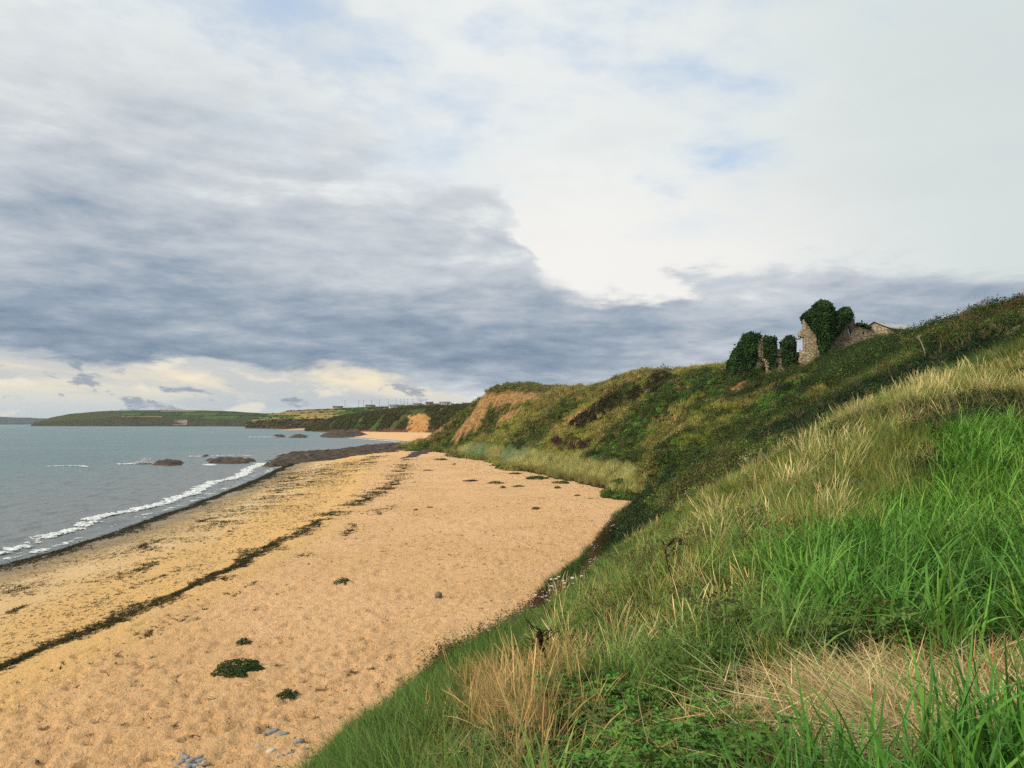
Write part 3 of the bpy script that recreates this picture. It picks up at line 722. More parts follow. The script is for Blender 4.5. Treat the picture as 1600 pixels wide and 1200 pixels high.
for i in range(5):   # thistle-like leafy herb
    g = np.random.default_rng(400 + i); parts = []
    for s_ in range(9):
        a, r0 = g.uniform(0, 6.28), 0.16 * math.sqrt(g.random()); hgt = g.uniform(0.12, 0.30); base = np.array([r0 * math.cos(a), r0 * math.sin(a), 0])
        for l_ in range(7):
            la, ll = g.uniform(0, 6.28), g.uniform(0.06, 0.13); st = base + np.array([0, 0, hgt * (0.25 + 0.75 * l_ / 6)])
            d_ = np.array([math.cos(la), math.sin(la), g.uniform(-0.1, 0.6)]); k = np.arange(1, 6)[:, None] / 5
            spine = st + d_ * ll * k + np.array([0, 0, -0.25 * ll]) * k ** 2
            sd_ = np.array([-math.sin(la), math.cos(la), 0.15]); lob = ll * 0.30 * (1.2 - np.abs(k - 0.45))
            cen = np.concatenate([spine + sd_ * lob * 0.6, spine - sd_ * lob * 0.6, spine]); no = np.tile([0.2 * math.cos(la), 0.2 * math.sin(la), 1.0], (15, 1)) + g.normal(0, 0.3, (15, 3))
            parts.append(leaves(cen, no, np.concatenate([lob[:, 0], lob[:, 0], lob[:, 0] * 0.9]) * 1.35, int(g.integers(1e6)), 0.5, 0.2))
    pm('herb', parts, MAT_LEAF)
for i in range(6):   # bramble and scrub clump about one metre wide
    g = np.random.default_rng(420 + i); n = 190
    q = g.normal(0, 1, (n, 3)); q /= np.linalg.norm(q, axis=1, keepdims=True); q[:, 2] = np.abs(q[:, 2]); rad_ = 0.5 * (0.72 + 0.35 * g.random((n, 1)))
    lump = 1 + 0.30 * np.sin(q[:, :1] * 5 + i) * np.cos(q[:, 1:2] * 6 + 2 * i)
    cen = q * rad_ * lump * np.array([1, 1, 0.85]); no = q + g.normal(0, 0.55, (n, 3)) + np.array([0, 0, 0.4])
    parts = [leaves(cen, no, g.uniform(0.075, 0.17, n), 430 + i, 0.62, 0.38)]
    parts.append(blades(10, 0.3, (0.5, 0.75), (0.008, 0.014), (0.1, 0.7), (0, 0.5), 3, None, 440 + i, 0.3))
    pm('scrub', parts, MAT_LEAF)
for i in range(4):   # nearer scrub with smaller leaves
    g = np.random.default_rng(450 + i); n = 520
    q = g.normal(0, 1, (n, 3)); q /= np.linalg.norm(q, axis=1, keepdims=True); q[:, 2] = np.abs(q[:, 2]); rad_ = 0.5 * (0.6 + 0.45 * g.random((n, 1)))
    cen = q * rad_ * (1 + 0.3 * np.sin(q[:, :1] * 6 + i) * np.cos(q[:, 1:2] * 5 + i)) * np.array([1, 1, 0.9]); no = q + g.normal(0, 0.6, (n, 3)) + np.array([0, 0, 0.5])
    pm('bramble', [leaves(cen, no, g.uniform(0.04, 0.085, n), 455 + i, 0.65, 0.35), blades(12, 0.35, (0.5, 0.8), (0.006, 0.010), (0.1, 0.8), (0.1, 0.9), 4, None, 460 + i, 0.3)], MAT_LEAF)
for i in range(8):   # brown twiggy daisies gone to seed with a few white heads
    g = np.random.default_rng(470 + i); n = 46
    V, F, Cc = blades(n, 0.2, (0.18, 0.4), (0.004, 0.007), (0.0, 0.5), (-0.2, 0.5), 3, None, 475 + i, 0.3)
    tip = V.reshape(n, -1, 3)[:, -1]; white = g.random(n) < 0.0
    lc = leaves(np.repeat(tip, 3, 0) + g.normal(0, 0.008, (3 * n, 3)), np.tile([0, 0, 1.0], (3 * n, 1)) + g.normal(0, 0.4, (3 * n, 3)), np.repeat(np.where(white, 0.032, 0.022), 3), 480 + i, 0.9)
    lc[2][:] = np.where(np.repeat(np.repeat(white, 3), 4)[:, None], np.array([9.0, 9.5, 12.0]), np.array([0.7, 0.5, 0.5]) * lc[2])
    pm('daisy' if i < 4 else 'deadhead', [(V, F, Cc * np.array([0.9, 1.0, 0.8])), lc], MAT_LEAF)
for i in range(3):   # white daisy heads on thin stems
    g = np.random.default_rng(485 + i); n = 9
    V, F, Cc = blades(n, 0.2, (0.25, 0.45), (0.003, 0.005), (0.0, 0.5), (-0.2, 0.4), 3, None, 486 + i, 0.2); Cc[:] = np.array([0.12, 0.15, 0.05])
    tip = V.reshape(n, -1, 3)[:, -1]; aa = np.arange(8) * np.pi / 4; off = np.stack([np.cos(aa), np.sin(aa), 0 * aa], -1)
    nn_ = np.repeat(np.array([[-0.3, -0.5, 0.8]]) + g.normal(0, 0.25, (n, 3)), 8, 0); cen = np.repeat(tip, 8, 0) + np.tile(off, (n, 1)) * 0.014
    lf = leaves(cen, nn_, np.full(8 * n, 0.024), 488 + i, 0.7, 0.08); lf[2][:] = np.array([0.80, 0.80, 0.76])
    ce = leaves(tip + np.array([-0.002, -0.004, 0.006]), nn_[::8], np.full(n, 0.016), 489 + i, 1.0, 0.05); ce[2][:] = np.array([0.55, 0.38, 0.05])
    pm('flower', [(V, F, Cc), lf, ce], MAT_LEAF)
for i in range(5):   # torn seaweed
    g = np.random.default_rng(490 + i)
    pm('weed', [blades(9, 0.12, (0.10, 0.32), (0.02, 0.05), (1.2, 1.62), (-0.3, 0.3), 4, (0.0, 1.3), 495 + i, 0.4, taper=3)], MAT_WEED)
for i in range(4):   # pebbles
    g = np.random.default_rng(500 + i); o_ = np.array([[1, 0, 0], [0.2, 1, 0], [-1, 0.1, 0], [-0.1, -1, 0], [0.1, 0, 1], [0, 0, -1.]]) * g.uniform(0.6, 1.2, (6, 3)) * np.array([1, 0.8, 0.5])
    Fp = np.array([(0, 1, 4), (1, 2, 4), (2, 3, 4), (3, 0, 4), (1, 0, 5), (2, 1, 5), (3, 2, 5), (0, 3, 5)])
    pm('pebble', [(o_ * 0.5, Fp, np.ones((6, 3)) * g.uniform(0.7, 1.3))], MAT_WEED, False)

def instancer(kind):
    t = bpy.data.node_groups.new('scatter_' + kind, 'GeometryNodeTree')
    t.interface.new_socket('Geometry', in_out='INPUT', socket_type='NodeSocketGeometry'); t.interface.new_socket('Geometry', in_out='OUTPUT', socket_type='NodeSocketGeometry')
    gi = t.nodes.new('NodeGroupInput'); go = t.nodes.new('NodeGroupOutput'); iop = t.nodes.new('GeometryNodeInstanceOnPoints'); ci = t.nodes.new('GeometryNodeCollectionInfo')
    ci.inputs['Collection'].default_value = PROTO[kind]; ci.inputs['Separate Children'].default_value = True; ci.inputs['Reset Children'].default_value = True
    def na(nm, ty):
        nd = t.nodes.new('GeometryNodeInputNamedAttribute'); nd.data_type = ty; nd.inputs['Name'].default_value = nm; return nd.outputs[0]
    t.links.new(gi.outputs[0], iop.inputs['Points']); t.links.new(ci.outputs[0], iop.inputs['Instance']); iop.inputs['Pick Instance'].default_value = True
    t.links.new(na('idx', 'INT'), iop.inputs['Instance Index']); t.links.new(na('rot', 'FLOAT_VECTOR'), iop.inputs['Rotation']); t.links.new(na('scl', 'FLOAT_VECTOR'), iop.inputs['Scale'])
    t.links.new(iop.outputs[0], go.inputs[0]); return t
GN = {}
NSEED = [900]
def scatter(name, kind, x, y, z, scl, tint, label, category, tilt=0.12, spin=None, squash=None):
    n = len(x)
    if n == 0: return
    NSEED[0] += 1; g = np.random.default_rng(NSEED[0])
    rot = np.stack([g.normal(0, tilt, n), g.normal(0, tilt, n), g.uniform(0, 6.283, n) if spin is None else spin[0] + g.normal(0, spin[1], n)], -1)
    scl = np.broadcast_to(np.asarray(scl, float), (n,)); s3 = np.stack([scl, scl, scl * (1 if squash is None else squash)], -1)
    me = make_mesh(name, np.stack([x, y, z], -1), np.zeros((0, 4), int), None, False,
                   {'rot': ('FLOAT_VECTOR', rot), 'scl': ('FLOAT_VECTOR', s3), 'idx': ('INT', g.integers(0, len(PROTO[kind].objects), n)), 'tint': ('FLOAT_COLOR', np.clip(tint, 0, 2))})
    o = link(name, me, kind='stuff', label=label, category=category)
    if kind not in GN: GN[kind] = instancer(kind)
    md = o.modifiers.new('scatter', 'NODES'); md.node_group = GN[kind]
    return o
def tints(n, a, b_, f=None, var=0.25, seed=1):
    g = np.random.default_rng(seed); f = g.random(n) if f is None else f
    a = np.array(a); b_ = np.array(b_)
    return (a + (b_ - a) * np.asarray(f)[:, None]) * (1 + (g.random((n, 1)) - 0.5) * 2 * var)

# ================================================================== plants: where they grow
# -- near spur
g = np.random.default_rng(77)
NC = 110000
nx_ = g.uniform(-8.5, 17, NC); ny_ = 0.7 + 26.3 * g.random(NC) ** 1.25
wgt = 1.0 / (0.8 * (ny_ - 0.7 + 1e-3) ** (0.25 / 1.25) + 0.2)
nz_ = hill_h(nx_, ny_); nu, nv = proj(nx_, ny_, nz_)
ok = (nz_ > beach_h(nx_, ny_) + 0.05) & (nu > -150) & (nu < 1800) & (np.hypot(nx_, ny_) > 1.15)
nx_, ny_, nz_, nu, nv = [q[ok] for q in (nx_, ny_, nz_, nu, nv)]
jit = (fbm(nx_ * 0.8, ny_ * 0.8, 601, 3) - 0.5); patch = fbm(nx_ * 0.55 + 9, ny_ * 0.45, 603, 4); pick = g.random(len(nx_))
ju, jv = nu + jit * 160 * np.clip(6 / ny_, 0.15, 1.2), nv + jit * 90 * np.clip(6 / ny_, 0.15, 1.2)
LUSH = [(1190,985),(1260,895),(1370,830),(1440,760),(1465,690),(1560,672),(1800,672),(1900,1000),(1520,1018),(1300,1000)]
LITTER = [(1170,1230),(1190,1100),(1320,1020),(1500,1015),(1900,1030),(1900,1240),(1560,1230),(1300,1260)]
FRONT = [(1230,1300),(1420,1215),(1900,1180),(2400,2600),(1000,2600)]
HERB = [(860,1330),(880,1150),(960,1110),(1140,1120),(1190,1200),(1180,1400),(980,1420)]
DRY = [(690,1300),(700,1100),(780,1040),(900,1060),(930,1140),(860,1330)]
RIDGE = [(1195,830),(1240,800),(1310,735),(1420,665),(1560,632),(1800,618),(1800,580),(1500,588),(1340,640),(1230,745),(1190,790)]
RIDGE2 = [(1240,850),(1290,800),(1350,730),(1420,690),(1470,690),(1450,760),(1370,840),(1300,870)]
DARKR = [(1425,705),(1500,680),(1600,676),(1900,680),(1900,606),(1600,624),(1500,636),(1430,668)]
zl = inpoly(ju, jv, LUSH); zt = inpoly(ju, jv, LITTER) & (ny_ < 6); zf = inpoly(nu, nv, FRONT) & (ny_ < 3.2); zh = inpoly(ju, jv, HERB) & (ny_ < 6.5)
zd = inpoly(ju, jv, DRY) & (ny_ < 10); zr = inpoly(ju, jv, RIDGE) & (ny_ > 9); zr2 = inpoly(ju, jv, RIDGE2) & (ny_ > 8); zk = inpoly(ju, jv, DARKR) & (ny_ > 12)
clump = fbm(nx_ * 0.95 + 3, ny_ * 0.75 + 7, 607, 3); zk = zk | ((zr | zr2) & (clump < 0.40) & (ny_ > 10)); zr &= ~zk; zr2 &= ~zk; zl &= ~zk
used = zl | zt | zf | zh | zd | zr | zr2 | zk
def sel(mask, dens_keep): return np.nonzero(mask & (pick < dens_keep))[0]
def near_scatter(name, kind, idx, scl, a, b_, label, cat, seed, f=None, var=0.22, tilt=0.14, spin=None, zoff=0.0):
    n = len(idx); gg = np.random.default_rng(seed)
    scatter(name, kind, nx_[idx], ny_[idx], nz_[idx] + zoff, gg.uniform(scl[0], scl[1], n), tints(n, a, b_, f, var, seed), label, cat, tilt, spin)
i_ = sel(zl & ~zt & ~zr2, 0.17)
near_scatter('lush_grass', 'lush', i_, (0.8, 1.35), (0.050, 0.150, 0.024), (0.155, 0.335, 0.050), 'bright green long meadow grass on the bank at the right', 'grass', 611, sm(patch[i_], 0.3, 0.7) * 0.5 + 0.5 * g.random(len(i_)), 0.32)
i_ = sel(zf, 0.42)
near_scatter('broad_grass', 'broad', i_, (0.75, 1.15), (0.050, 0.170, 0.028), (0.105, 0.275, 0.045), 'broad glossy grass blades at the bottom right corner', 'grass', 612)
i_ = sel(zt, 0.42)
near_scatter('straw_litter', 'litter', i_, (0.7, 1.15), (0.40, 0.30, 0.13), (0.62, 0.50, 0.25), 'flattened pale straw lying on the bank', 'straw', 613, tilt=0.10, zoff=0.03)
i_ = np.nonzero(zt & (pick > 0.93))[0]
near_scatter('straw_grass', 'fine', i_, (0.5, 0.8), (0.10, 0.20, 0.045), (0.42, 0.30, 0.13), 'sparse thin grass growing through the flattened straw', 'grass', 614)
i_ = sel(zh, 0.30)
near_scatter('leafy_weeds', 'herb', i_, (0.6, 0.95), (0.045, 0.125, 0.024), (0.12, 0.26, 0.045), 'patch of jagged leafy green weeds at the bottom centre', 'weeds', 615)
i_ = np.nonzero((zh | zd) & (pick > 0.93))[0]
near_scatter('straw_grass', 'litter', i_, (0.6, 0.9), (0.38, 0.25, 0.10), (0.50, 0.37, 0.17), 'dead stems caught among the leafy weeds', 'straw', 616, tilt=0.5, zoff=0.16)
i_ = sel(zd & (patch > 0.42), 0.07)
near_scatter('dry_grass', 'straw', i_, (0.45, 0.72), (0.36, 0.215, 0.075), (0.50, 0.345, 0.135), 'tawny tussocks of dead grass at the edge above the sand', 'grass', 617, spin=(1.2, 0.7))
i_ = np.nonzero(zd & (pick > 0.66))[0]
near_scatter('leafy_weeds', 'herb', i_, (0.5, 0.85), (0.050, 0.105, 0.025), (0.11, 0.17, 0.045), 'small green weeds between the tawny tussocks', 'weeds', 618)
i_ = sel((zr & (clump > 0.47)) | (zr2 & (clump > 0.60)), 0.06)
near_scatter('straw_ridge_grass', 'straw', i_, (0.5, 0.92), (0.42, 0.35, 0.12), (0.72, 0.60, 0.27), 'tall pale straw grass with seed heads along the crest of the bank', 'grass', 619, spin=(0.4, 0.6))
i_ = np.nonzero((zr | zr2) & (pick > 0.45))[0]
near_scatter('ridge_grass', 'fine', i_, (0.8, 1.4), (0.080, 0.165, 0.030), (0.26, 0.31, 0.08), 'yellow green grass under the straw on the crest', 'grass', 620)
i_ = np.nonzero((zr | zr2) & (pick > 0.42) & (pick < 0.45) & (patch < 0.5))[0]
near_scatter('ridge_scrub', 'bramble', i_, (0.3, 0.7), (0.040, 0.065, 0.020), (0.085, 0.11, 0.03), 'dark scrub showing between the straw on the crest', 'scrub', 623)
i_ = sel(zk, 0.16)
near_scatter('ridge_scrub', 'bramble', i_, (0.35, 0.8), (0.030, 0.052, 0.016), (0.065, 0.085, 0.026), 'dark low scrub in the hollow behind the bright grass', 'scrub', 621)
i_ = np.nonzero(zk & (pick > 0.97))[0]
near_scatter('straw_ridge_grass', 'straw', i_, (0.5, 0.85), (0.34, 0.26, 0.10), (0.50, 0.40, 0.18), 'thin brown seed stalks over the dark hollow', 'grass', 622, spin=(2.8, 0.6))
i_ = np.nonzero(zd & (pick > 0.07) & (pick < 0.30))[0]
near_scatter('tussock_grass', 'fine', i_, (0.6, 1.1), (0.075, 0.135, 0.030), (0.30, 0.27, 0.08), 'green and yellow grass between the tawny tussocks', 'grass', 624)
# the mixed slope between
rest = ~used
edge = nz_ - beach_h(nx_, ny_)
yellowed = sm(patch, 0.40, 0.62)  # noise patches where the soft grass itself is yellower
i_ = sel(rest & (nu > 840) & (ny_ < 12), 0.25)
near_scatter('mixed_grass', 'lush', i_, (0.55, 1.0), (0.065, 0.155, 0.036), (0.20, 0.32, 0.075), 'blue green grass on the near slope between straw and sand', 'grass', 631)
i_ = np.nonzero(rest & (pick > 0.30) & (pick < 0.30 + 0.24 * sm(nu, 450, 800) + 0.16 * (ny_ > 10)))[0]
near_scatter('soft_grass', 'fine', i_, (0.6, 1.05), (0.075, 0.175, 0.032), (0.34, 0.37, 0.09), 'soft wind combed grass covering the near slope', 'grass', 632, 0.55 * yellowed[i_] * sm(nu[i_], 650, 1000) * sm(ny_[i_], 4, 9) + 0.25 * g.random(len(i_)))
i_ = np.nonzero(rest & (pick > 0.70) & (pick < 0.70 + 0.24 * (nu < 840)))[0]
near_scatter('edge_grass', 'fine', i_, (0.9, 1.5), (0.055, 0.125, 0.028), (0.125, 0.225, 0.045), 'deep green grass along the lip above the sand', 'grass', 633)
i_ = np.nonzero(rest & (pick > 0.975) & (patch > 0.46) & (nu > 860))[0]
near_scatter('dry_grass', 'straw', i_, (0.4, 0.75), (0.44, 0.32, 0.11), (0.66, 0.53, 0.23), 'scattered straw coloured stalks on the near slope', 'grass', 634, spin=(0.5, 1.0), tilt=0.3)
i_ = np.nonzero(rest & (pick > 0.84) & (pick < 0.945) & (patch < 0.55) & (nu > 780))[0]
near_scatter('leafy_weeds', 'herb', i_, (0.5, 1.0), (0.040, 0.100, 0.024), (0.125, 0.20, 0.045), 'leafy weeds scattered in the near slope grass', 'weeds', 635)
i_ = np.nonzero(rest & (pick > 0.88) & (pick < 0.89 + 0.03 * (patch > 0.55)) & (nu > 760))[0]
near_scatter('brown_weeds', 'deadhead', i_, (0.7, 1.2), (0.085, 0.060, 0.034), (0.15, 0.10, 0.055), 'brown dead flower stems among the slope grass', 'weeds', 636)
# -- lip of the slope: brown flower stems with white daisies
LIP = [P(700,1050,13.5),P(740,1018,14.5),P(790,1000,15.5),P(830,985,16.0),P(845,950,18.0),P(860,925,20.0),P(885,895,24.0),P(905,868,28.0),P(930,835,34.0),P(965,805,42.0),P(985,788,50.0)]
lx, ly, lt = [], [], []
for a, b2 in zip(LIP[:-1], LIP[1:]):
    L_ = math.hypot(b2[0] - a[0], b2[1] - a[1]); n = int(L_ * 48)
    k = g.random(n); lx.append(a[0] + (b2[0] - a[0]) * k + g.normal(0, 0.30, n) - 0.15); ly.append(a[1] + (b2[1] - a[1]) * k + g.normal(0, 0.4, n))
lx, ly = np.concatenate(lx), np.concatenate(ly); lk = fbm(lx * 0.7, ly * 0.5, 641, 3) > 0.43; lx, ly = lx[lk], ly[lk]; lz = np.maximum(hill_h(lx, ly), beach_h(lx, ly))
scatter('brown_daisies', 'daisy', lx, ly, lz + 0.05, g.uniform(0.9, 1.7, len(lx)), tints(len(lx), (0.070, 0.038, 0.022), (0.19, 0.12, 0.05), None, 0.4, 642), 'brown flower stems with white daisies along the lip above the sand', 'flowers')

k_ = np.nonzero(fbm(lx * 0.6 + 4, ly * 0.4, 643, 2) > 0.52)[0]; k_ = k_[::8]
scatter('white_daisies', 'flower', lx[k_], ly[k_], lz[k_] + 0.10, g.uniform(1.0, 1.6, len(k_)), np.ones((len(k_), 3)), 'white daisies on the brown stems at the lip', 'flowers')
# -- slopes further off: sample evenly over the picture of the slope
def slope_points(n, t0, t1, s0, s1, seed):
    g = np.random.default_rng(seed); yy = np.exp(g.uniform(math.log(t0 + 12), math.log(t1 + 12), n)) - 12; xx = g.uniform(s0, s1, n) * (yy + 12)
    zz = hill_h(xx, yy); u, v = proj(xx, yy, zz); k = (zz > beach_h(xx, yy) + 0.10) & (u > -200) & (u < 1800) & (earth_mask(xx, yy, zz) < 0.5)
    # keep what the viewer, or someone a few steps aside, could see: drop ground far behind the crest
    return xx[k], yy[k], zz[k], u[k], v[k]
# dark scrub of the gully, and the thicket on the right skyline
mx_, my_, mz_, mu, mv = slope_points(60000, 24, 72, -0.05, 0.85, 651)
nn = fbm(mx_ * 0.22, my_ * 0.22, 652, 4); jj = (fbm(mx_ * 0.4, my_ * 0.4, 653, 3) - 0.5) * 40
GULLY = [(940,860),(985,800),(1100,690),(1250,618),(1400,550),(1430,480),(1900,420),(1900,640),(1500,640),(1300,700),(1200,790),(1000,880)]
zg = inpoly(mu + jj, mv + jj * 0.5, GULLY) & (my_ > 27); pk = np.random.default_rng(654).random(len(mx_))
BRIGHT = [(1165,655),(1260,600),(1330,565),(1345,580),(1260,625),(1190,668)]
zb_ = inpoly(mu + jj, mv + jj * 0.4, BRIGHT)
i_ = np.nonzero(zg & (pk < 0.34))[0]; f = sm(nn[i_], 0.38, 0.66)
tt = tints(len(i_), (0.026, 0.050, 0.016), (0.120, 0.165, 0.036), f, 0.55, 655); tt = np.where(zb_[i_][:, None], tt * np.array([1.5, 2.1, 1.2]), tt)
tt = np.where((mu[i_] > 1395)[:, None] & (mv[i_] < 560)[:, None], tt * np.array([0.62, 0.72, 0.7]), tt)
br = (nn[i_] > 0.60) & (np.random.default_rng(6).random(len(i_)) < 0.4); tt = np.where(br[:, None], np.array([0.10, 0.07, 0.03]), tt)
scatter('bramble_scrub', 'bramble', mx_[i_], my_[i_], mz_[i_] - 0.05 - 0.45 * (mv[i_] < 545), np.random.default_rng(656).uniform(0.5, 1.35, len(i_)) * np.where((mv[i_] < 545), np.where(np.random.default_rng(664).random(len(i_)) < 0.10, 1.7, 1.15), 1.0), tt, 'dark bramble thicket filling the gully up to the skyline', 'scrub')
i_ = np.nonzero(zg & (pk > 0.9975) & (mu < 1330))[0]
scatter('white_flowers', 'flower', mx_[i_], my_[i_], mz_[i_] + 0.35, np.random.default_rng(663).uniform(0.6, 1.1, len(i_)), np.ones((len(i_), 3)), 'scattered white flowers in the bramble thicket', 'flowers')
i_ = np.nonzero(~zg & (pk < 0.50))[0]
scatter('slope_grass', 'fine', mx_[i_], my_[i_], mz_[i_], np.random.default_rng(657).uniform(1.0, 1.9, len(i_)), tints(len(i_), (0.050, 0.120, 0.028), (0.16, 0.21, 0.055), sm(nn[i_], 0.35, 0.7), 0.25, 658), 'green grass on the slope above the bend of the sand', 'grass')
i_ = np.nonzero(~zg & (pk > 0.90))[0]
scatter('slope_scrub', 'bramble', mx_[i_], my_[i_], mz_[i_] - 0.05, np.random.default_rng(659).uniform(0.4, 0.9, len(i_)), tints(len(i_), (0.035, 0.060, 0.020), (0.085, 0.10, 0.03), None, 0.25, 660), 'small dark bushes dotted in the grass above the sand', 'scrub')
i_ = np.nonzero((zg | (mv < 560)) & (pk > 0.990))[0]
scatter('straw_stalks', 'straw', mx_[i_], my_[i_], mz_[i_] + 0.15, np.random.default_rng(661).uniform(0.6, 1.0, len(i_)), tints(len(i_), (0.20, 0.13, 0.06), (0.40, 0.30, 0.13), None, 0.3, 662), 'thin dry stalks sticking out of the thicket', 'grass', squash=None)
# the long slope to the orange scarp
fx, fy, fz, fu, fv = slope_points(120000, 60, 330, -0.20, 0.62, 671)
n1_ = fbm(fx * 0.055 + fy * 0.02, fy * 0.05, 672, 4); n2_ = fbm(fx * 0.25, fy * 0.2, 673, 3); pk = np.random.default_rng(674).random(len(fx)); jj = (n2_ - 0.5) * 30
Zp = lambda poly: inpoly(fu + jj, fv + jj * 0.4, poly)
DUNE = [(690,705),(735,693),(790,686),(850,688),(875,700),(930,706),(1000,712),(1012,742),(1004,772),(955,764),(890,752),(820,738),(755,716),(700,709)]
z_dune = Zp(DUNE) & (fz < 5.0); z_path = Zp([(995,668),(1040,640),(1092,612),(1106,614),(1060,648),(1010,672)]) | Zp([(870,664),(905,645),(935,628),(925,645),(895,664),(850,676)])
z_brush = Zp([(880,664),(930,634),(985,602),(1050,585),(1044,602),(985,632),(930,664),(900,670)]); z_brown = Zp([(862,690),(885,682),(925,683),(918,700),(872,704)]); z_brt = Zp([(980,688),(1005,668),(1040,655),(1030,680),(1000,694)]) | Zp([(1170,640),(1230,610),(1280,585),(1285,600),(1220,636),(1180,655)])
z_top = fz > 17.0
lab = ~z_dune
base = tints(len(fx), (0.090, 0.155, 0.027), (0.320, 0.345, 0.068), sm(n1_, 0.34, 0.62), 0.55, 675)
base = np.where((n2_ > 0.58)[:, None], base * 0.4 + np.array([0.27, 0.215, 0.08]) * 0.6, base)
base = np.where((n1_ < 0.42)[:, None] & (n2_ < 0.5)[:, None], np.array([0.105, 0.205, 0.038]) * (0.4 + 1.2 * np.random.default_rng(1).random((len(fx), 1))), base)
base = np.where(z_brush[:, None], np.array([0.040, 0.036, 0.018]) * (0.7 + 0.6 * np.random.default_rng(2).random((len(fx), 1))), base)
base = np.where(z_brown[:, None], np.array([0.085, 0.042, 0.030]), base); base = np.where(z_brt[:, None], np.array([0.12, 0.24, 0.04]), base)
base = np.where((z_path)[:, None], np.array([0.17, 0.20, 0.06]), base)
base = np.where((fz > 15.0)[:, None] & (fy > 150)[:, None], base * 0.3 + np.array([0.25, 0.215, 0.08]) * 0.7, base)
i_ = np.nonzero(lab & (pk < 0.36) & ~z_path)[0]; sc_ = (0.45 + 0.0062 * fy[i_]) * np.random.default_rng(676).uniform(0.6, 1.25, len(i_)) * np.where(z_brush[i_], 1.5, 1.0) * np.where(n2_[i_] > 0.56, 1.25, 0.9) * np.where((fy[i_] > 90) & (fy[i_] < 107) & (fu[i_] > 1130) & (fu[i_] < 1270), 0.4, 1.0)
scatter('hillside_scrub', 'scrub', fx[i_], fy[i_], fz[i_] - 0.1 * sc_, sc_, base[i_], 'mottled olive scrub covering the long slope under the ruin', 'scrub')
i_ = np.nonzero(lab & (pk > 0.42) & (pk < 0.66))[0]; i_ = i_[(n1_[i_] > 0.45) | z_path[i_]]
tt = tints(len(i_), (0.20, 0.26, 0.055), (0.50, 0.43, 0.15), sm(n2_[i_], 0.35, 0.65), 0.4, 677); tt = np.where(z_path[i_][:, None], np.where((fu[i_] < 950)[:, None], np.array([0.56, 0.42, 0.17]), np.array([0.30, 0.36, 0.09])), tt)
scatter('hillside_grass', 'fine', fx[i_], fy[i_], fz[i_], (0.9 + 0.012 * fy[i_]) * np.random.default_rng(678).uniform(0.8, 1.3, len(i_)), tt, 'pale rough grass between the scrub on the long slope', 'grass')
i_ = np.nonzero(lab & (pk > 0.70) & (pk < 0.735) & ~z_path & (n1_ + 0.4 * n2_ < 0.72) & (fz - beach_h(fx, fy) > 1.2) & ((fz < 15) | (fy < 170)))[0]
scatter('hillside_bushes', 'bramble', fx[i_], fy[i_], fz[i_] - 0.15, (0.9 + 0.006 * fy[i_]) * np.random.default_rng(679).uniform(0.7, 1.9, len(i_)), tints(len(i_), (0.030, 0.050, 0.016), (0.080, 0.110, 0.030), None, 0.4, 680), 'dark rounded bushes dotted over the long slope', 'bushes')
zm = inpoly(fu, fv, [(1288, 600), (1292, 566), (1310, 552), (1345, 545), (1400, 540), (1388, 566), (1340, 596)]) & (fy > 60) & (fy < 97)
i_ = np.nonzero(zm)[0]
scatter('mound_scrub', 'bramble', fx[i_], fy[i_], fz[i_] - 0.1, np.random.default_rng(690).uniform(0.9, 2.3, len(i_)), tints(len(i_), (0.030, 0.055, 0.016), (0.075, 0.115, 0.028), None, 0.4, 691), 'dark bushy mound in front of the broken gable', 'bushes')
i_ = np.nonzero(z_dune & (pk < 0.95))[0]
uu = fu[i_]; blue_ = sm(fbm(fx[i_] * 0.12, fy[i_] * 0.07, 681, 3), 0.58, 0.70); front = sm(fz[i_] - beach_h(fx[i_], fy[i_]), 0.9, 0.2)
tt = tints(len(i_), (0.33, 0.39, 0.14), (0.50, 0.52, 0.20), None, 0.3, 682); tt = tt + (np.array([0.27, 0.40, 0.19]) - tt) * blue_[:, None]; tt = tt + (np.array([0.15, 0.14, 0.045]) - tt) * (front * 0.7)[:, None]
scatter('dune_grass', 'fine', fx[i_], fy[i_], fz[i_], (1.5 + 0.008 * fy[i_]) * np.random.default_rng(683).uniform(0.8, 1.3, len(i_)), tt, 'pale marram grass on the low dune at the foot of the slope', 'grass')
i_ = np.nonzero((fz - beach_h(fx, fy) < 0.9) & (pk > 0.80) & (fy > 62))[0]
scatter('dune_scrub', 'scrub', fx[i_], fy[i_], fz[i_] - 0.1, (0.45 + 0.003 * fy[i_]) * np.random.default_rng(684).uniform(0.5, 1.1, len(i_)), tints(len(i_), (0.055, 0.085, 0.022), (0.13, 0.10, 0.04), None, 0.3, 685), 'low green and russet plants at the seaward edge of the dune', 'scrub')

# -- scrub and hedges on the far cliffs, too far to tell apart
def far_scatter(name, V, n, r0, r1, size, a, b_, label, seed, keep=None):
    g = np.random.default_rng(seed); nr, nc = V.shape[:2]; r = g.uniform(r0, r1, n) * (nr - 2); c = g.uniform(0, nc - 2, n); i, j = r.astype(int), c.astype(int); fr, fc = (r - i)[:, None], (c - j)[:, None]
    q = (V[i, j] * (1 - fc) + V[i, j + 1] * fc) * (1 - fr) + (V[i + 1, j] * (1 - fc) + V[i + 1, j + 1] * fc) * fr
    u, v = proj(q[:, 0], q[:, 1], q[:, 2]); k = np.ones(n, bool) if keep is None else keep(u, v, q, g); q = q[k]; n = len(q)
    scatter(name, 'scrub', q[:, 0], q[:, 1], q[:, 2] - 0.2 * size[0], g.uniform(size[0], size[1], n), tints(n, a, b_, None, 0.35, seed + 1), label, 'scrub')
ORANGE = [(634,648),(664,642),(676,652),(670,670),(652,688),(630,688),(636,668)]
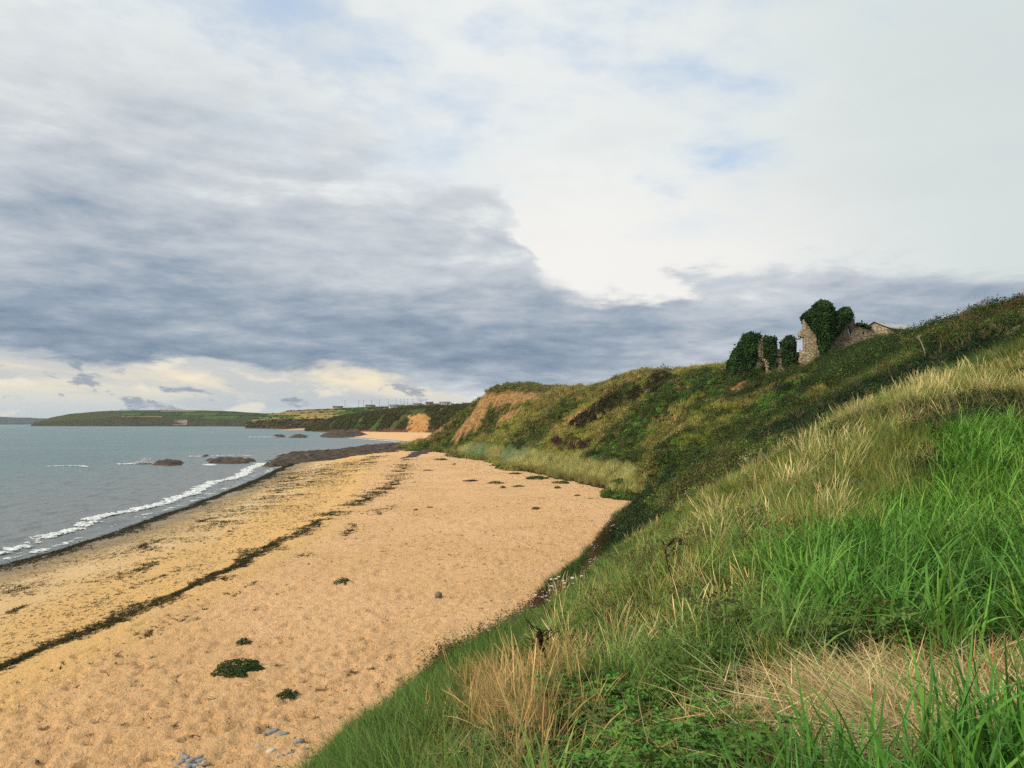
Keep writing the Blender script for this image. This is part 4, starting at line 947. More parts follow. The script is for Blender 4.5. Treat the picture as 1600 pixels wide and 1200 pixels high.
far_scatter('far_cliff_scrub', VCOVE, 7000, 0.10, 0.95, (2.0, 5.5), (0.040, 0.055, 0.018), (0.135, 0.125, 0.042), 'scrub on the cliff behind the small cove', 686,
            lambda u, v, q, g: ~inpoly(u, v, ORANGE) & (fbm(q[:, 0] * 0.05, q[:, 1] * 0.04, 687, 3) > 0.42))
far_scatter('far_hedges', VFIELD, 9000, 0.05, 0.93, (3.0, 7.5), (0.022, 0.034, 0.014), (0.060, 0.070, 0.024), 'dark hedges and bushes between the far fields', 688,
            lambda u, v, q, g: (((v + 0.03 * (u - 500)) % 3.6) < 0.7) & (g.random(len(u)) < 0.85) | ((v > 652) & (g.random(len(u)) < 0.15)))
# -- sand: wrack, flecks, pebbles
wx, wy, wt = [], [], []
def along(poly, per_m, spread, seed, gap=0.0, z=1.25, stretch=1.0):
    g = np.random.default_rng(seed); pts = [G(u, v, z) for u, v in poly]
    for a, b2 in zip(pts[:-1], pts[1:]):
        L_ = math.hypot(b2[0] - a[0], b2[1] - a[1]); n = int(L_ * per_m); k = g.random(n)
        x = a[0] + (b2[0] - a[0]) * k; y = a[1] + (b2[1] - a[1]) * k
        w = spread * (0.15 + 1.7 * vnoise(y * 0.35, y * 0 + seed, seed) ** 1.5); off = g.normal(0, 1, n) * w + (fbm(y * 0.30, y * 0, seed + 1, 3) - 0.5) * spread * 3
        keep = fbm(x * 0.5, y * 0.28, seed + 2, 3) > gap
        wx.append((x + off)[keep]); wy.append(y[keep])
along([(-60,1058),(0,1034),(100,1000),(200,965),(270,936),(330,905)], 95, 0.40, 701, 0.34)
along([(330,905),(380,880),(420,850)], 95, 0.55, 702, 0.36)
along([(420,850),(500,815),(560,785),(610,758)], 55, 0.70, 703, 0.38, 1.4)
along([(610,758),(628,735),(632,718)], 20, 1.1, 704, 0.42, 1.6)
along([(0,960),(100,925),(200,895),(300,862)], 26, 0.9, 705, 0.46, 0.9)
along([(60,980),(150,945),(240,910),(320,872)], 8, 0.35, 706, 0.52, 1.0)
along([(0,935),(150,885),(300,830),(430,770),(470,735)], 30, 1.9, 707, 0.44, 0.6)
along([(300,850),(400,800),(500,752),(590,722)], 22, 2.4, 708, 0.46, 0.9)
along([(440,770),(500,735),(590,716)], 26, 3.0, 709, 0.42, 0.8)
along([(230,990),(330,950),(410,902)], 9, 0.40, 710, 0.50, 1.5)
along([(480,868),(520,852),(560,812),(610,790)], 14, 0.5, 711, 0.50, 1.5)
along([(0,1110),(120,1050),(260,990),(400,930)], 7, 1.2, 712, 0.50, 1.6)
wx = np.concatenate(wx); wy = np.concatenate(wy)
scatter('seaweed_wrack', 'weed', wx, wy, beach_h(wx, wy) + 0.015, np.random.default_rng(713).uniform(0.5, 1.25, len(wx)) * (0.8 + 0.004 * wy), tints(len(wx), (0.016, 0.015, 0.007), (0.050, 0.042, 0.015), None, 0.35, 714), 'dark seaweed wrack strewn in lines along the beach', 'seaweed', 0.12, spin=(1.45, 0.5))
g = np.random.default_rng(720); ty = 30 + 170 * g.random(9000); tx = water_x(ty) + np.abs(g.normal(0, 1.0, 9000)) * (0.3 + 1.4 * vnoise(ty * 0.25, ty * 0, 722)) - 0.2
scatter('seaweed_wrack', 'weed', tx, ty, np.maximum(beach_h(tx, ty), 0.02) + 0.02, g.uniform(0.7, 1.6, 9000) * (0.8 + 0.004 * ty), tints(9000, (0.016, 0.016, 0.013), (0.040, 0.038, 0.020), None, 0.3, 721), 'black band of wet weed at the edge of the water', 'seaweed', 0.12, spin=(1.5, 0.6))
g = np.random.default_rng(725); n = 14000; fy2 = 28 + 150 * g.random(n) ** 1.4; ft = 2.5 + 16 * g.random(n); fx2 = water_x(fy2) + ft; k = fbm(fx2 * 0.35, fy2 * 0.14, 726, 3) + 0.2 * g.random(n) > 0.52; fx2, fy2 = fx2[k], fy2[k]
scatter('seaweed_flecks', 'weed', fx2, fy2, beach_h(fx2, fy2) + 0.012, g.uniform(0.25, 0.65, len(fx2)) * (0.8 + 0.005 * fy2), tints(len(fx2), (0.020, 0.020, 0.008), (0.075, 0.075, 0.022), None, 0.35, 727), 'small dark flecks of weed strewn over the lower sand', 'seaweed', 0.1, spin=(1.5, 0.35))
g = np.random.default_rng(730); n = 26000; yy = 14 + 190 * g.random(n) ** 1.7; xx = water_x(yy) + 3 + g.random(n) ** 0.8 * 52; zz = beach_h(xx, yy); k = (zz > hill_h(xx, yy)) & (fbm(xx * 0.22, yy * 0.16, 731, 3) + 0.25 * g.random(n) > 0.52)
xx, yy, zz = xx[k], yy[k], zz[k]; n = len(xx)
scatter('pebbles', 'pebble', xx, yy, zz + 0.005, (0.028 + 0.0008 * yy) * (0.5 + 1.7 * g.random(n) ** 4), tints(n, (0.035, 0.028, 0.022), (0.17, 0.12, 0.085), None, 0.3, 732), 'dark pebbles and scraps sprinkled over the dry sand', 'pebbles')
i_ = np.nonzero(g.random(n) < 0.35)[0]
scatter('seaweed_scraps', 'weed', xx[i_] + 0.4, yy[i_], zz[i_] + 0.01, g.uniform(0.3, 0.9, len(i_)), tints(len(i_), (0.030, 0.024, 0.012), (0.10, 0.065, 0.03), None, 0.3, 733), 'small dry scraps of weed scattered on the upper beach', 'seaweed', 0.1)

# ================================================================== the ruin on the cliff
def stone_mat(name, c1, c2, mortar, scale=2.6):
    m, T, b, out = new_mat(name); pos = coords(T)
    vo = T.node('ShaderNodeTexVoronoi', feature='F1'); T.put(vo.inputs['Vector'], mapping(T, pos, (1, 1, 1.7))); vo.inputs['Scale'].default_value = scale
    ve = T.node('ShaderNodeTexVoronoi', feature='DISTANCE_TO_EDGE'); T.put(ve.inputs['Vector'], mapping(T, pos, (1, 1, 1.7))); ve.inputs['Scale'].default_value = scale
    cell = T.xyz(vo.outputs['Color'])[0]; n = T.noise(pos, 0.5, 6, 0.65); n2 = T.noise(pos, 5.0, 5, 0.65)
    c = T.mix(cell, c1, c2); c = T.mix(T.mul(T.sstep(n, 0.45, 0.68), 0.6), c, tuple(0.55 * q for q in c1)); c = T.mix(T.mul(T.sstep(n2, 0.55, 0.7), 0.4), c, tuple(0.4 * q for q in c2))
    c = T.mix(T.sstep(ve.outputs['Distance'], 0.06, 0.015), c, mortar)
    T.put(b.inputs['Base Color'], c); b.inputs['Roughness'].default_value = 0.95; b.inputs['Specular IOR Level'].default_value = 0.1
    bump(T, b, T.add(T.sstep(ve.outputs['Distance'], 0.0, 0.10), T.mul(n2, 0.5)), 0.9, 0.08)
    return m
MAT_STONE = stone_mat('ruin_stone', (0.50, 0.42, 0.28), (0.33, 0.265, 0.175), (0.18, 0.145, 0.095), 1.9)
MAT_STONE_D = stone_mat('ruin_stone_brown', (0.31, 0.26, 0.19), (0.185, 0.15, 0.11), (0.10, 0.08, 0.06), 1.9)
m, T, b, out = new_mat('ivy_wood'); b.inputs['Base Color'].default_value = (0.010, 0.020, 0.007, 1); b.inputs['Roughness'].default_value = 1.0; b.inputs['Specular IOR Level'].default_value = 0.0
MAT_IVYCORE = m
def CR(cx, cy): return ((1130 + cx / 5.3333 - 1250) / 12.0, (585 - (450 + cy / 5.3333)) / 12.0)
def CP_(pts): return [CR(*p) for p in pts]
def slab(name, poly, holes, y0, thick, mat, parent, seed, cell=0.13, jag=0.22, inflate=None):
    """wall (or ivy mass) standing in the XZ plane; ragged outline, real thickness, openings cut through"""
    xs_ = [p[0] for p in poly]; zs_ = [p[1] for p in poly]
    gx = np.arange(min(xs_) - cell, max(xs_) + 2 * cell, cell); gz = np.arange(min(zs_) - cell, max(zs_) + 2 * cell, cell); GZ, GX = np.meshgrid(gz, gx, indexing='ij')
    jx = (fbm(GX * 1.3, GZ * 1.3, seed, 3) - 0.5) * 2 * jag; jz = (fbm(GX * 1.3, GZ * 1.3, seed + 4, 3) - 0.5) * 2 * jag
    cx, cz = GX[:-1, :-1] + cell / 2, GZ[:-1, :-1] + cell / 2; ins = inpoly(cx + jx[:-1, :-1], cz + jz[:-1, :-1], poly)
    for h in holes: ins &= ~inpoly(cx, cz, h)
    nr, nc = GX.shape; fr = y0 + (fbm(GX * 2.2, GZ * 2.2, seed + 7, 3) - 0.5) * 0.12; bk = np.full_like(fr, y0 + thick)
    if inflate:
        dd = polydist(GX, GZ, poly); lump = (fbm(GX * 0.7, GZ * 0.7, seed + 8, 3) - 0.5)
        r = inflate * (1 - np.exp(-dd / (0.6 * inflate))) * (1 + 1.1 * lump); fr = y0 - r; bk = y0 + thick + r
    V = np.concatenate([np.stack([GX, fr, GZ], -1).reshape(-1, 3), np.stack([GX, bk, GZ], -1).reshape(-1, 3)]); N = nr * nc; F = []
    ii, kk = np.nonzero(ins); a = ii * nc + kk
    F.append(np.stack([a, a + 1, a + nc + 1, a + nc], -1)); F.append(np.stack([a, a + nc, a + nc + 1, a + 1], -1) + N)
    pad = np.pad(ins, 1)
    for (di, dk, e0, e1) in ((-1, 0, 0, 1), (1, 0, nc + 1, nc), (0, -1, nc, 0), (0, 1, 1, nc + 1)):
        q = ins & ~pad[1 + di:1 + di + ins.shape[0], 1 + dk:1 + dk + ins.shape[1]]; i2, k2 = np.nonzero(q); a2 = i2 * nc + k2
        F.append(np.stack([a2 + e1, a2 + e0, a2 + e0 + N, a2 + e1 + N], -1))
    F = np.concatenate(F); us, inv = np.unique(F, return_inverse=True)
    o = link(name, make_mesh(name, V[us], inv.reshape(-1, 4), mat, False), parent)
    return o, (cx[ins], cz[ins], fr[:-1, :-1][ins], bk[:-1, :-1][ins], polydist(cx[ins], cz[ins], poly))
def ivy_leaves(name, surf, parent, seed, per=1.6, size=(0.13, 0.34), tint=(0.026, 0.066, 0.016)):
    g = np.random.default_rng(seed); cx, cz, fr, bk, dd = surf; n = int(len(cx) * per); i = g.integers(0, len(cx), n); j = g.integers(0, len(cx), n // 3); e = np.nonzero(dd < 0.35)[0]; k = e[g.integers(0, len(e), n // 4)]
    def nz_(a): return g.normal(0, 0.07, len(a))
    c1 = np.stack([cx[i] + nz_(i), fr[i] - 0.05 - np.abs(g.normal(0, 0.14, len(i))) * (0.3 + 1.6 * fbm(cx[i] * 1.6, cz[i] * 1.6, seed + 3, 2)), cz[i] + nz_(i)], -1); n1 = np.stack([g.normal(0, 0.5, len(i)), np.full(len(i), -1.0), g.normal(0.35, 0.45, len(i))], -1)
    c2 = np.stack([cx[j] + nz_(j), bk[j] + 0.03, cz[j] + nz_(j)], -1); n2 = np.stack([g.normal(0, 0.5, len(j)), np.full(len(j), 1.0), g.normal(0.35, 0.45, len(j))], -1)
    t = g.random(len(k)); c3 = np.stack([cx[k] + g.normal(0, 0.20, len(k)), fr[k] + (bk[k] - fr[k]) * t, cz[k] + g.normal(0.05, 0.20, len(k))], -1); n3 = np.stack([g.normal(0, 1, len(k)), g.normal(0, 1, len(k)), np.abs(g.normal(0.6, 0.5, len(k)))], -1)
    cen = np.concatenate([c1, c2, c3]); nor = np.concatenate([n1, n2, n3])
    V, F, Cc = leaves(cen, nor, g.uniform(size[0], size[1], len(cen)), seed + 1, 0.8, 0.45)
    patch_ = (0.2 + 1.7 * fbm(cen[:, 0] * 1.1, cen[:, 2] * 1.1, seed + 2, 3))[:, None]
    o = link(name, make_mesh(name, V, F, MAT_OWNLEAF, False, {'col': ('FLOAT_COLOR', Cc * np.array(tint) * np.repeat(patch_, 4, 0))}), parent); o['kind'] = 'stuff'
    return o
ruin = bpy.data.objects.new('ruined_house', None); COL.objects.link(ruin); ruin.location = P(1250, 585, 100.0); ruin.rotation_euler = (0, 0, math.radians(-8))
ruin['label'] = 'roofless stone ruin smothered in ivy on the cliff top'; ruin['category'] = 'ruin'
LOWZ = -3.0
def drop(pts, x0, x1): return CP_(pts) + [(CR(x1, 0)[0], LOWZ), (CR(x0, 0)[0], LOWZ)]
arch_hole = CP_([(312, 700), (314, 640), (322, 612), (338, 596), (358, 592), (378, 600), (392, 622), (398, 650), (399, 700)])
slab('facade_wall', drop([(85, 620), (150, 480), (225, 370), (310, 360), (330, 378), (375, 388), (488, 392), (494, 485), (527, 490), (530, 410), (600, 392), (655, 395), (690, 400)], 85, 690),
     [CP_([(328, 446), (372, 446), (372, 556), (328, 556)]), arch_hole, CP_([(474, 608), (500, 608), (500, 652), (474, 652)]), CP_([(642, 402), (700, 402), (700, 522), (648, 522)])], 2.6, 0.75, MAT_STONE, ruin, 811, 0.12, 0.12)
slab('rear_wall', drop([(290, 405), (330, 380), (400, 384), (450, 440), (560, 462), (600, 480)], 300, 600), [], 8.5, 0.7, MAT_STONE_D, ruin, 816, 0.2, 0.3)
slab('gable_wall', drop([(652, 590), (662, 520), (686, 505), (686, 405), (650, 398), (648, 375), (664, 338), (684, 332), (684, 250), (760, 190), (830, 150), (900, 190), (905, 560)], 652, 905), [], 0.6, 0.8, MAT_STONE, ruin, 821, 0.12, 0.10)
slab('broken_gable', drop([(900, 400), (930, 330), (1000, 290), (1050, 262), (1078, 240), (1102, 246), (1106, 292), (1140, 300), (1185, 312), (1243, 332), (1252, 352), (1275, 385), (1292, 412), (1300, 470)], 900, 1300),
     [CP_([(1052, 322), (1066, 326), (1078, 384), (1064, 392), (1056, 360)]), CP_([(1165, 366), (1182, 364), (1184, 378), (1168, 380)])], 1.3, 0.75, MAT_STONE_D, ruin, 826, 0.12, 0.22)
slab('garden_wall', drop([(1125, 425), (1180, 420), (1250, 414), (1330, 408), (1435, 404)], 1125, 1435), [CP_([(1214, 440), (1222, 440), (1222, 470), (1214, 470)])], -1.2, 0.5, MAT_STONE_D, ruin, 831, 0.13, 0.12)
# dressed stones round the arch
ax_, az_ = CR(355, 655); 
for k in range(11):
    a = math.pi * (k + 0.5) / 11; r0, r1 = 0.80, 1.22; w_ = math.pi / 11 * 0.46; vs = []
    for yy_ in (2.42, 2.60):
        for rr_, aa_ in ((r0, a - w_), (r1, a - w_), (r1, a + w_), (r0, a + w_)): vs.append((ax_ + rr_ * math.cos(aa_) * 0.98, yy_, az_ + rr_ * math.sin(aa_) * 1.30))
    link('arch_stone', make_mesh('arch_stone', vs, np.array([(0, 1, 2, 3), (7, 6, 5, 4), (0, 4, 5, 1), (1, 5, 6, 2), (2, 6, 7, 3), (3, 7, 4, 0)]), MAT_STONE), ruin)
for (x0, x1, z_) in ((324, 378, 556), (470, 528, 544), (640, 690, 524)):   # sills
    a, b_ = CR(x0, z_), CR(x1, z_)
    vs = [(x, y, z) for y in (2.35, 2.9) for (x, z) in ((a[0], a[1] - 0.12), (b_[0], a[1] - 0.12), (b_[0], a[1] + 0.05), (a[0], a[1] + 0.05))]
    link('window_sill', make_mesh('window_sill', vs, np.array([(0, 1, 2, 3), (7, 6, 5, 4), (0, 4, 5, 1), (1, 5, 6, 2), (2, 6, 7, 3), (3, 7, 4, 0)]), MAT_STONE), ruin)
for sd_, pts, y_, th_, inf_ in ((841, [(72, 730), (72, 606), (110, 540), (150, 470), (190, 410), (222, 352), (270, 344), (310, 346), (350, 362), (374, 384), (326, 384), (328, 560), (318, 600), (304, 640), (300, 730)], 2.5, 0.9, 0.55),
                                (846, [(374, 392), (400, 378), (440, 382), (484, 388), (492, 420), (486, 480), (474, 540), (466, 600), (456, 660), (430, 668), (408, 600), (384, 560), (374, 540)], 2.5, 0.9, 0.5),
                                (851, [(526, 420), (560, 392), (600, 376), (640, 386), (646, 420), (646, 520), (690, 522), (684, 540), (650, 575), (600, 620), (532, 640), (528, 560)], 2.5, 0.9, 0.5),
                                (856, [(684, 244), (700, 200), (740, 170), (786, 142), (800, 110), (822, 94), (860, 104), (904, 124), (922, 160), (918, 420), (900, 470), (870, 545), (802, 548), (800, 470), (786, 400), (760, 350), (716, 290)], 0.4, 1.9, 1.25),
                                (861, [(900, 190), (940, 178), (966, 192), (990, 160), (1022, 148), (1060, 164), (1086, 200), (1090, 236), (1060, 262), (1030, 300), (990, 360), (950, 410), (915, 450), (890, 440)], 0.9, 1.3, 0.85),
                                (866, [(1120, 300), (1140, 284), (1170, 296), (1205, 298), (1240, 322), (1225, 336), (1180, 318), (1140, 312)], 1.1, 1.1, 0.25)):
    core, surf = slab('ivy', CP_(pts), [], y_, th_, MAT_IVYCORE, ruin, sd_, 0.16, 0.14, inf_); core['kind'] = 'stuff'
    ivy_leaves('ivy_leaves', surf, core, sd_ + 1, 2.8)
# outbuilding behind the ruin
m, T, b, out = new_mat('corrugated_roof'); pos = coords(T); n = T.noise(pos, 1.2, 5, 0.6)
T.put(b.inputs['Base Color'], T.mix(T.sstep(n, 0.4, 0.65), (0.42, 0.45, 0.46), (0.30, 0.29, 0.27))); b.inputs['Roughness'].default_value = 0.6
MAT_TIN = m
shed = bpy.data.objects.new('outbuilding', None); COL.objects.link(shed); s0 = P(1385, 530, 116.0); shed.location = s0; shed.rotation_euler = (0, 0, math.radians(28))
shed['label'] = 'low outbuilding with a pale tin roof behind the ruin'; shed['category'] = 'shed'
L_, Wd_, H_, R_ = 13.0, 5.0, 1.35, 1.15
vs = [(x, y, z) for x in (-2.5, L_ - 2.5) for (y, z) in ((-Wd_ / 2, -3), (Wd_ / 2, -3), (Wd_ / 2, H_), (0, H_ + R_ - 0.04), (-Wd_ / 2, H_))]
link('wall', make_mesh('shed_wall', vs, [np.array([(0, 1, 6, 5), (1, 2, 7, 6), (4, 0, 5, 9)]), np.array([(4, 3, 2, 1, 0), (5, 6, 7, 8, 9)])], MAT_STONE), shed)
for sg in (-1, 1):
    n = 66; xs_ = np.linspace(-2.8, L_ - 2.2, n); V = []
    for x in xs_:
        cz = 0.05 * math.cos(x * 14.0)
        for t_ in (0.0, 1.0):
            y = sg * (Wd_ / 2 + 0.3) * (1 - t_); z = H_ + R_ * (1 - abs(y) / (Wd_ / 2)) + cz + 0.02
            V += [(x, y, z), (x, y, z - 0.05)]
    V = np.array(V); k = np.arange(n - 1)[:, None] * 4
    F = np.concatenate([k + np.array([[0, 4, 6, 2]]), k + np.array([[1, 3, 7, 5]]), k + np.array([[0, 1, 5, 4]]), k + np.array([[2, 6, 7, 3]])])
    link('roof_sheet', make_mesh('roof_sheet', V, F, MAT_TIN, False), shed)

# ================================================================== houses and poles far along the coast
def plain(name, c, rough=0.8, var=0.25):
    m, T, b, out = new_mat(name); n = T.noise(coords(T), 0.6, 5, 0.65)
    T.put(b.inputs['Base Color'], T.mix(T.sstep(n, 0.35, 0.7), c, tuple(q * (1 - var) for q in c))); b.inputs['Roughness'].default_value = rough; return m
M_WHITE, M_GREYW, M_TANW = plain('white_render', (0.70, 0.70, 0.68)), plain('grey_render', (0.42, 0.41, 0.40)), plain('tan_render', (0.42, 0.33, 0.24))
M_SLATE, M_DARK, M_TERRA, M_PANE, M_POLE = plain('slate_roof', (0.16, 0.18, 0.22)), plain('dark_roof', (0.07, 0.07, 0.075)), plain('red_roof', (0.22, 0.12, 0.09)), plain('window_glass', (0.05, 0.06, 0.07), 0.2), plain('pole_wood', (0.09, 0.075, 0.06))
BOXF = np.array([(0, 3, 2, 1), (4, 5, 6, 7), (0, 1, 5, 4), (1, 2, 6, 5), (2, 3, 7, 6), (3, 0, 4, 7)])
def box(x0, x1, y0, y1, z0, z1): return [(x0, y0, z0), (x1, y0, z0), (x1, y1, z0), (x0, y1, z0), (x0, y0, z1), (x1, y0, z1), (x1, y1, z1), (x0, y1, z1)]
def house(u, v, d, wpx, hpx, roofpx, wall, roof, label, yaw=0.0, deep=8.0, nwin=3, chim=1, below=None):
    col_ = int(np.argmin(np.abs(proj(VFIELD[40, :, 0], VFIELD[40, :, 1], VFIELD[40, :, 2])[0] - u))); vv = proj(VFIELD[30:66, col_, 0], VFIELD[30:66, col_, 1], VFIELD[30:66, col_, 2])[1]
    row = 30 + (int(np.argmin(vv)) - 2 if below is None else int(np.argmin(np.abs(vv - below)))); spot = VFIELD[max(row, 36), col_]; d = float(spot[1])
    px = d / FPX; w, h, r = wpx * px / 2, hpx * px, roofpx * px
    e = bpy.data.objects.new('house', None); COL.objects.link(e); e.location = (spot[0], spot[1], spot[2] - 0.5); e.rotation_euler = (0, 0, yaw); e['label'] = label; e['category'] = 'house'; e['group'] = 'houses along the far cliff top'
    D2 = deep / 2
    V = [(-w, -D2, -6), (w, -D2, -6), (w, D2, -6), (-w, D2, -6), (-w, -D2, h), (w, -D2, h), (w, D2, h), (-w, D2, h), (-w, 0, h + r - 0.15), (w, 0, h + r - 0.15)]
    link('wall', make_mesh('wall', V, [np.array([(0, 1, 5, 4), (2, 3, 7, 6)]), np.array([(1, 2, 6, 9, 5), (3, 0, 4, 8, 7)])], wall), e)
    o_ = 0.5; V = [(-w - o_, -D2 - o_, h - 0.2), (w + o_, -D2 - o_, h - 0.2), (w + o_, 0, h + r), (-w - o_, 0, h + r), (-w - o_, D2 + o_, h - 0.2), (w + o_, D2 + o_, h - 0.2)]
    V = V + [(x, y, z - 0.3) for x, y, z in V]
    ro = link('roof', make_mesh('roof', V, np.array([(0, 1, 2, 3), (3, 2, 5, 4), (6, 9, 8, 7), (9, 10, 11, 8), (0, 6, 7, 1), (5, 11, 10, 4), (1, 7, 8, 2), (2, 8, 11, 5), (0, 3, 9, 6), (3, 4, 10, 9)]), roof), e)
    for c in range(chim):
        x = (-w + 1.0) if c == 0 else (w - 1.0); link('chimney', make_mesh('chimney', box(x - 0.5, x + 0.5, -0.6, 0.6, h + r - 0.8, h + r + 1.3), BOXF, wall), ro)
    for k in range(nwin):
        x = -w + 2 * w * (k + 0.5) / nwin; link('window', make_mesh('window', box(x - 0.8, x + 0.8, -D2 - 0.08, -D2 + 0.1, h * 0.30, h * 0.30 + 1.4), BOXF, M_PANE), e)
house(528, 636.0, 1480, 15, 2.6, 1.6, M_GREYW, M_DARK, 'low dark roofed house standing alone at the left end of the ridge', 0.1)
house(579, 633.6, 1480, 14, 2.4, 1.5, M_TANW, M_DARK, 'pale bungalow on the ridge above the bright green field', -0.1)
house(616, 638.5, 1250, 15, 4.2, 2.6, M_WHITE, M_SLATE, 'white house with slate roof standing below the skyline', 0.35, 8, 4, 2, 638.5)
house(653, 632.6, 1480, 12, 2.6, 1.6, M_GREYW, M_SLATE, 'small grey house on the ridge right of the pole line', 0.0)
house(671, 632.4, 1480, 11, 3.4, 2.4, M_TANW, M_DARK, 'tall dark roofed house in the middle of the row', 0.25, 9, 3, 2)
house(682, 633.0, 1440, 11, 2.0, 1.3, M_TANW, M_TERRA, 'long low brown roofed annex between tall and white houses', 0.0, 6)
house(695, 633.0, 1460, 18, 3.4, 2.2, M_WHITE, M_SLATE, 'largest white house with slate roof in the row', 0.1, 9, 5, 2)
house(706, 635.4, 1400, 8, 3.6, 2.4, M_WHITE, M_SLATE, 'white gabled cottage in front of the largest white house', 1.2, 8, 2, 1, 635.5)
house(730, 632.8, 1460, 15, 2.2, 1.6, M_TANW, M_TERRA, 'red roofed bungalow at the right end of the row', 0.0)
pv = []
def tube(pts, rad_, k=6):
    pts = np.array(pts, float); n = len(pts); rad_ = np.broadcast_to(rad_, (n,)); tg = np.gradient(pts, axis=0); tg /= np.linalg.norm(tg, axis=1, keepdims=True) + 1e-9
    ref = np.where(np.abs(tg[:, 2:3]) > 0.9, np.array([[1.0, 0, 0]]), np.array([[0, 0, 1.0]])); a = np.cross(tg, ref); a /= np.linalg.norm(a, axis=1, keepdims=True); b_ = np.cross(tg, a)
    th_ = np.arange(k) * 2 * np.pi / k; V = pts[:, None] + rad_[:, None, None] * (a[:, None] * np.cos(th_)[None, :, None] + b_[:, None] * np.sin(th_)[None, :, None])
    i = np.arange(n - 1)[:, None] * k; j = np.arange(k)[None]; jn = (np.arange(k)[None] + 1) % k
    F = np.stack([i + j, i + jn, i + k + jn, i + k + j], -1).reshape(-1, 4)
    return V.reshape(-1, 3), F
pole_me = make_mesh('post', *tube([(0, 0, -3), (0, 0, 5), (0, 0, 11.5)], [0.26, 0.24, 0.2]), M_POLE); arm_me = make_mesh('crossarm', box(-1.6, 1.6, -0.12, 0.12, 10.4, 10.75), BOXF, M_POLE)
for i, u in enumerate((539, 560.5, 568, 580.5, 593, 606.5, 619, 626, 631.5, 637, 645)):
    e = bpy.data.objects.new('utility_pole', None); COL.objects.link(e); e.location = P(u, 634.5 - 0.02 * (u - 540), 1500.0); e['category'] = 'pole'; e['group'] = 'utility poles along the far ridge'
    e['label'] = '%s utility pole from the left on the far ridge' % ('first second third fourth fifth sixth seventh eighth ninth tenth eleventh'.split()[i])
    link('post', pole_me, e); link('crossarm', arm_me, e)

# ================================================================== things on the sand
def ground(u, v):
    """where the line of sight meets the sand or the slope"""
    d = np.concatenate([np.arange(1.5, 30, 0.05), np.arange(30, 400, 0.5)]); p = np.array(P(u, v, 1.0)); X = p[0] * d; Z = CAM_Z + (p[2] - CAM_Z) * d
    hh = np.maximum(hill_h(X, d), beach_h(X, d)); i = np.nonzero(Z <= hh)[0]; i = i[0] if len(i) else len(d) - 1
    return X[i], d[i], hh[i]
def plant_mesh(name, seed, flat, n=420, leaf=(0.05, 0.11), col=(0.040, 0.085, 0.024)):
    g = np.random.default_rng(seed); r = np.sqrt(g.random(n)); a = g.uniform(0, 6.28, n); lob = 0.75 + 0.25 * np.sin(a * 3 + seed) * np.cos(a * 2 + seed * 2)
    x, y = 0.5 * r * lob * np.cos(a), 0.5 * r * lob * np.sin(a) * 0.9; z = flat * (1 - r ** 2) ** 0.6 * g.uniform(0.25, 1.0, n) * (0.6 + 0.8 * vnoise(x * 6 + 9, y * 6 + 9, seed))
    no = np.stack([x * 1.3, y * 1.3, np.full(n, 0.55)], -1) + g.normal(0, 0.4, (n, 3))
    V, F, Cc = leaves(np.stack([x, y, z + 0.015], -1), no, g.uniform(*leaf, n), seed, 0.45, 0.4)
    sv_, sf_, sc_ = blades(40, 0.30, (0.25 * flat + 0.1, 0.9 * flat + 0.15), (0.008, 0.014), (0.2, 1.1), (0, 0.5), 3, None, seed + 1, 0.3)
    V, F, Cc = join([(V, F, Cc), (sv_, sf_, sc_)])
    return make_mesh(name, V, F, MAT_OWNLEAF, False, {'col': ('FLOAT_COLOR', Cc * np.array(col))})
PM = {'dome': plant_mesh('dome', 21, 0.34), 'dome2': plant_mesh('dome', 22, 0.42, 360, (0.07, 0.14), (0.035, 0.085, 0.028)), 'mat': plant_mesh('mat', 23, 0.16, 420, (0.05, 0.10), (0.060, 0.110, 0.026)),
      'pale': plant_mesh('pale', 24, 0.16, 380, (0.05, 0.10), (0.13, 0.17, 0.065)), 'brown': plant_mesh('brown', 25, 0.10, 340, (0.05, 0.11), (0.075, 0.055, 0.028)), 'sprawl': plant_mesh('sprawl', 26, 0.24, 1500, (0.035, 0.075), (0.045, 0.082, 0.022))}
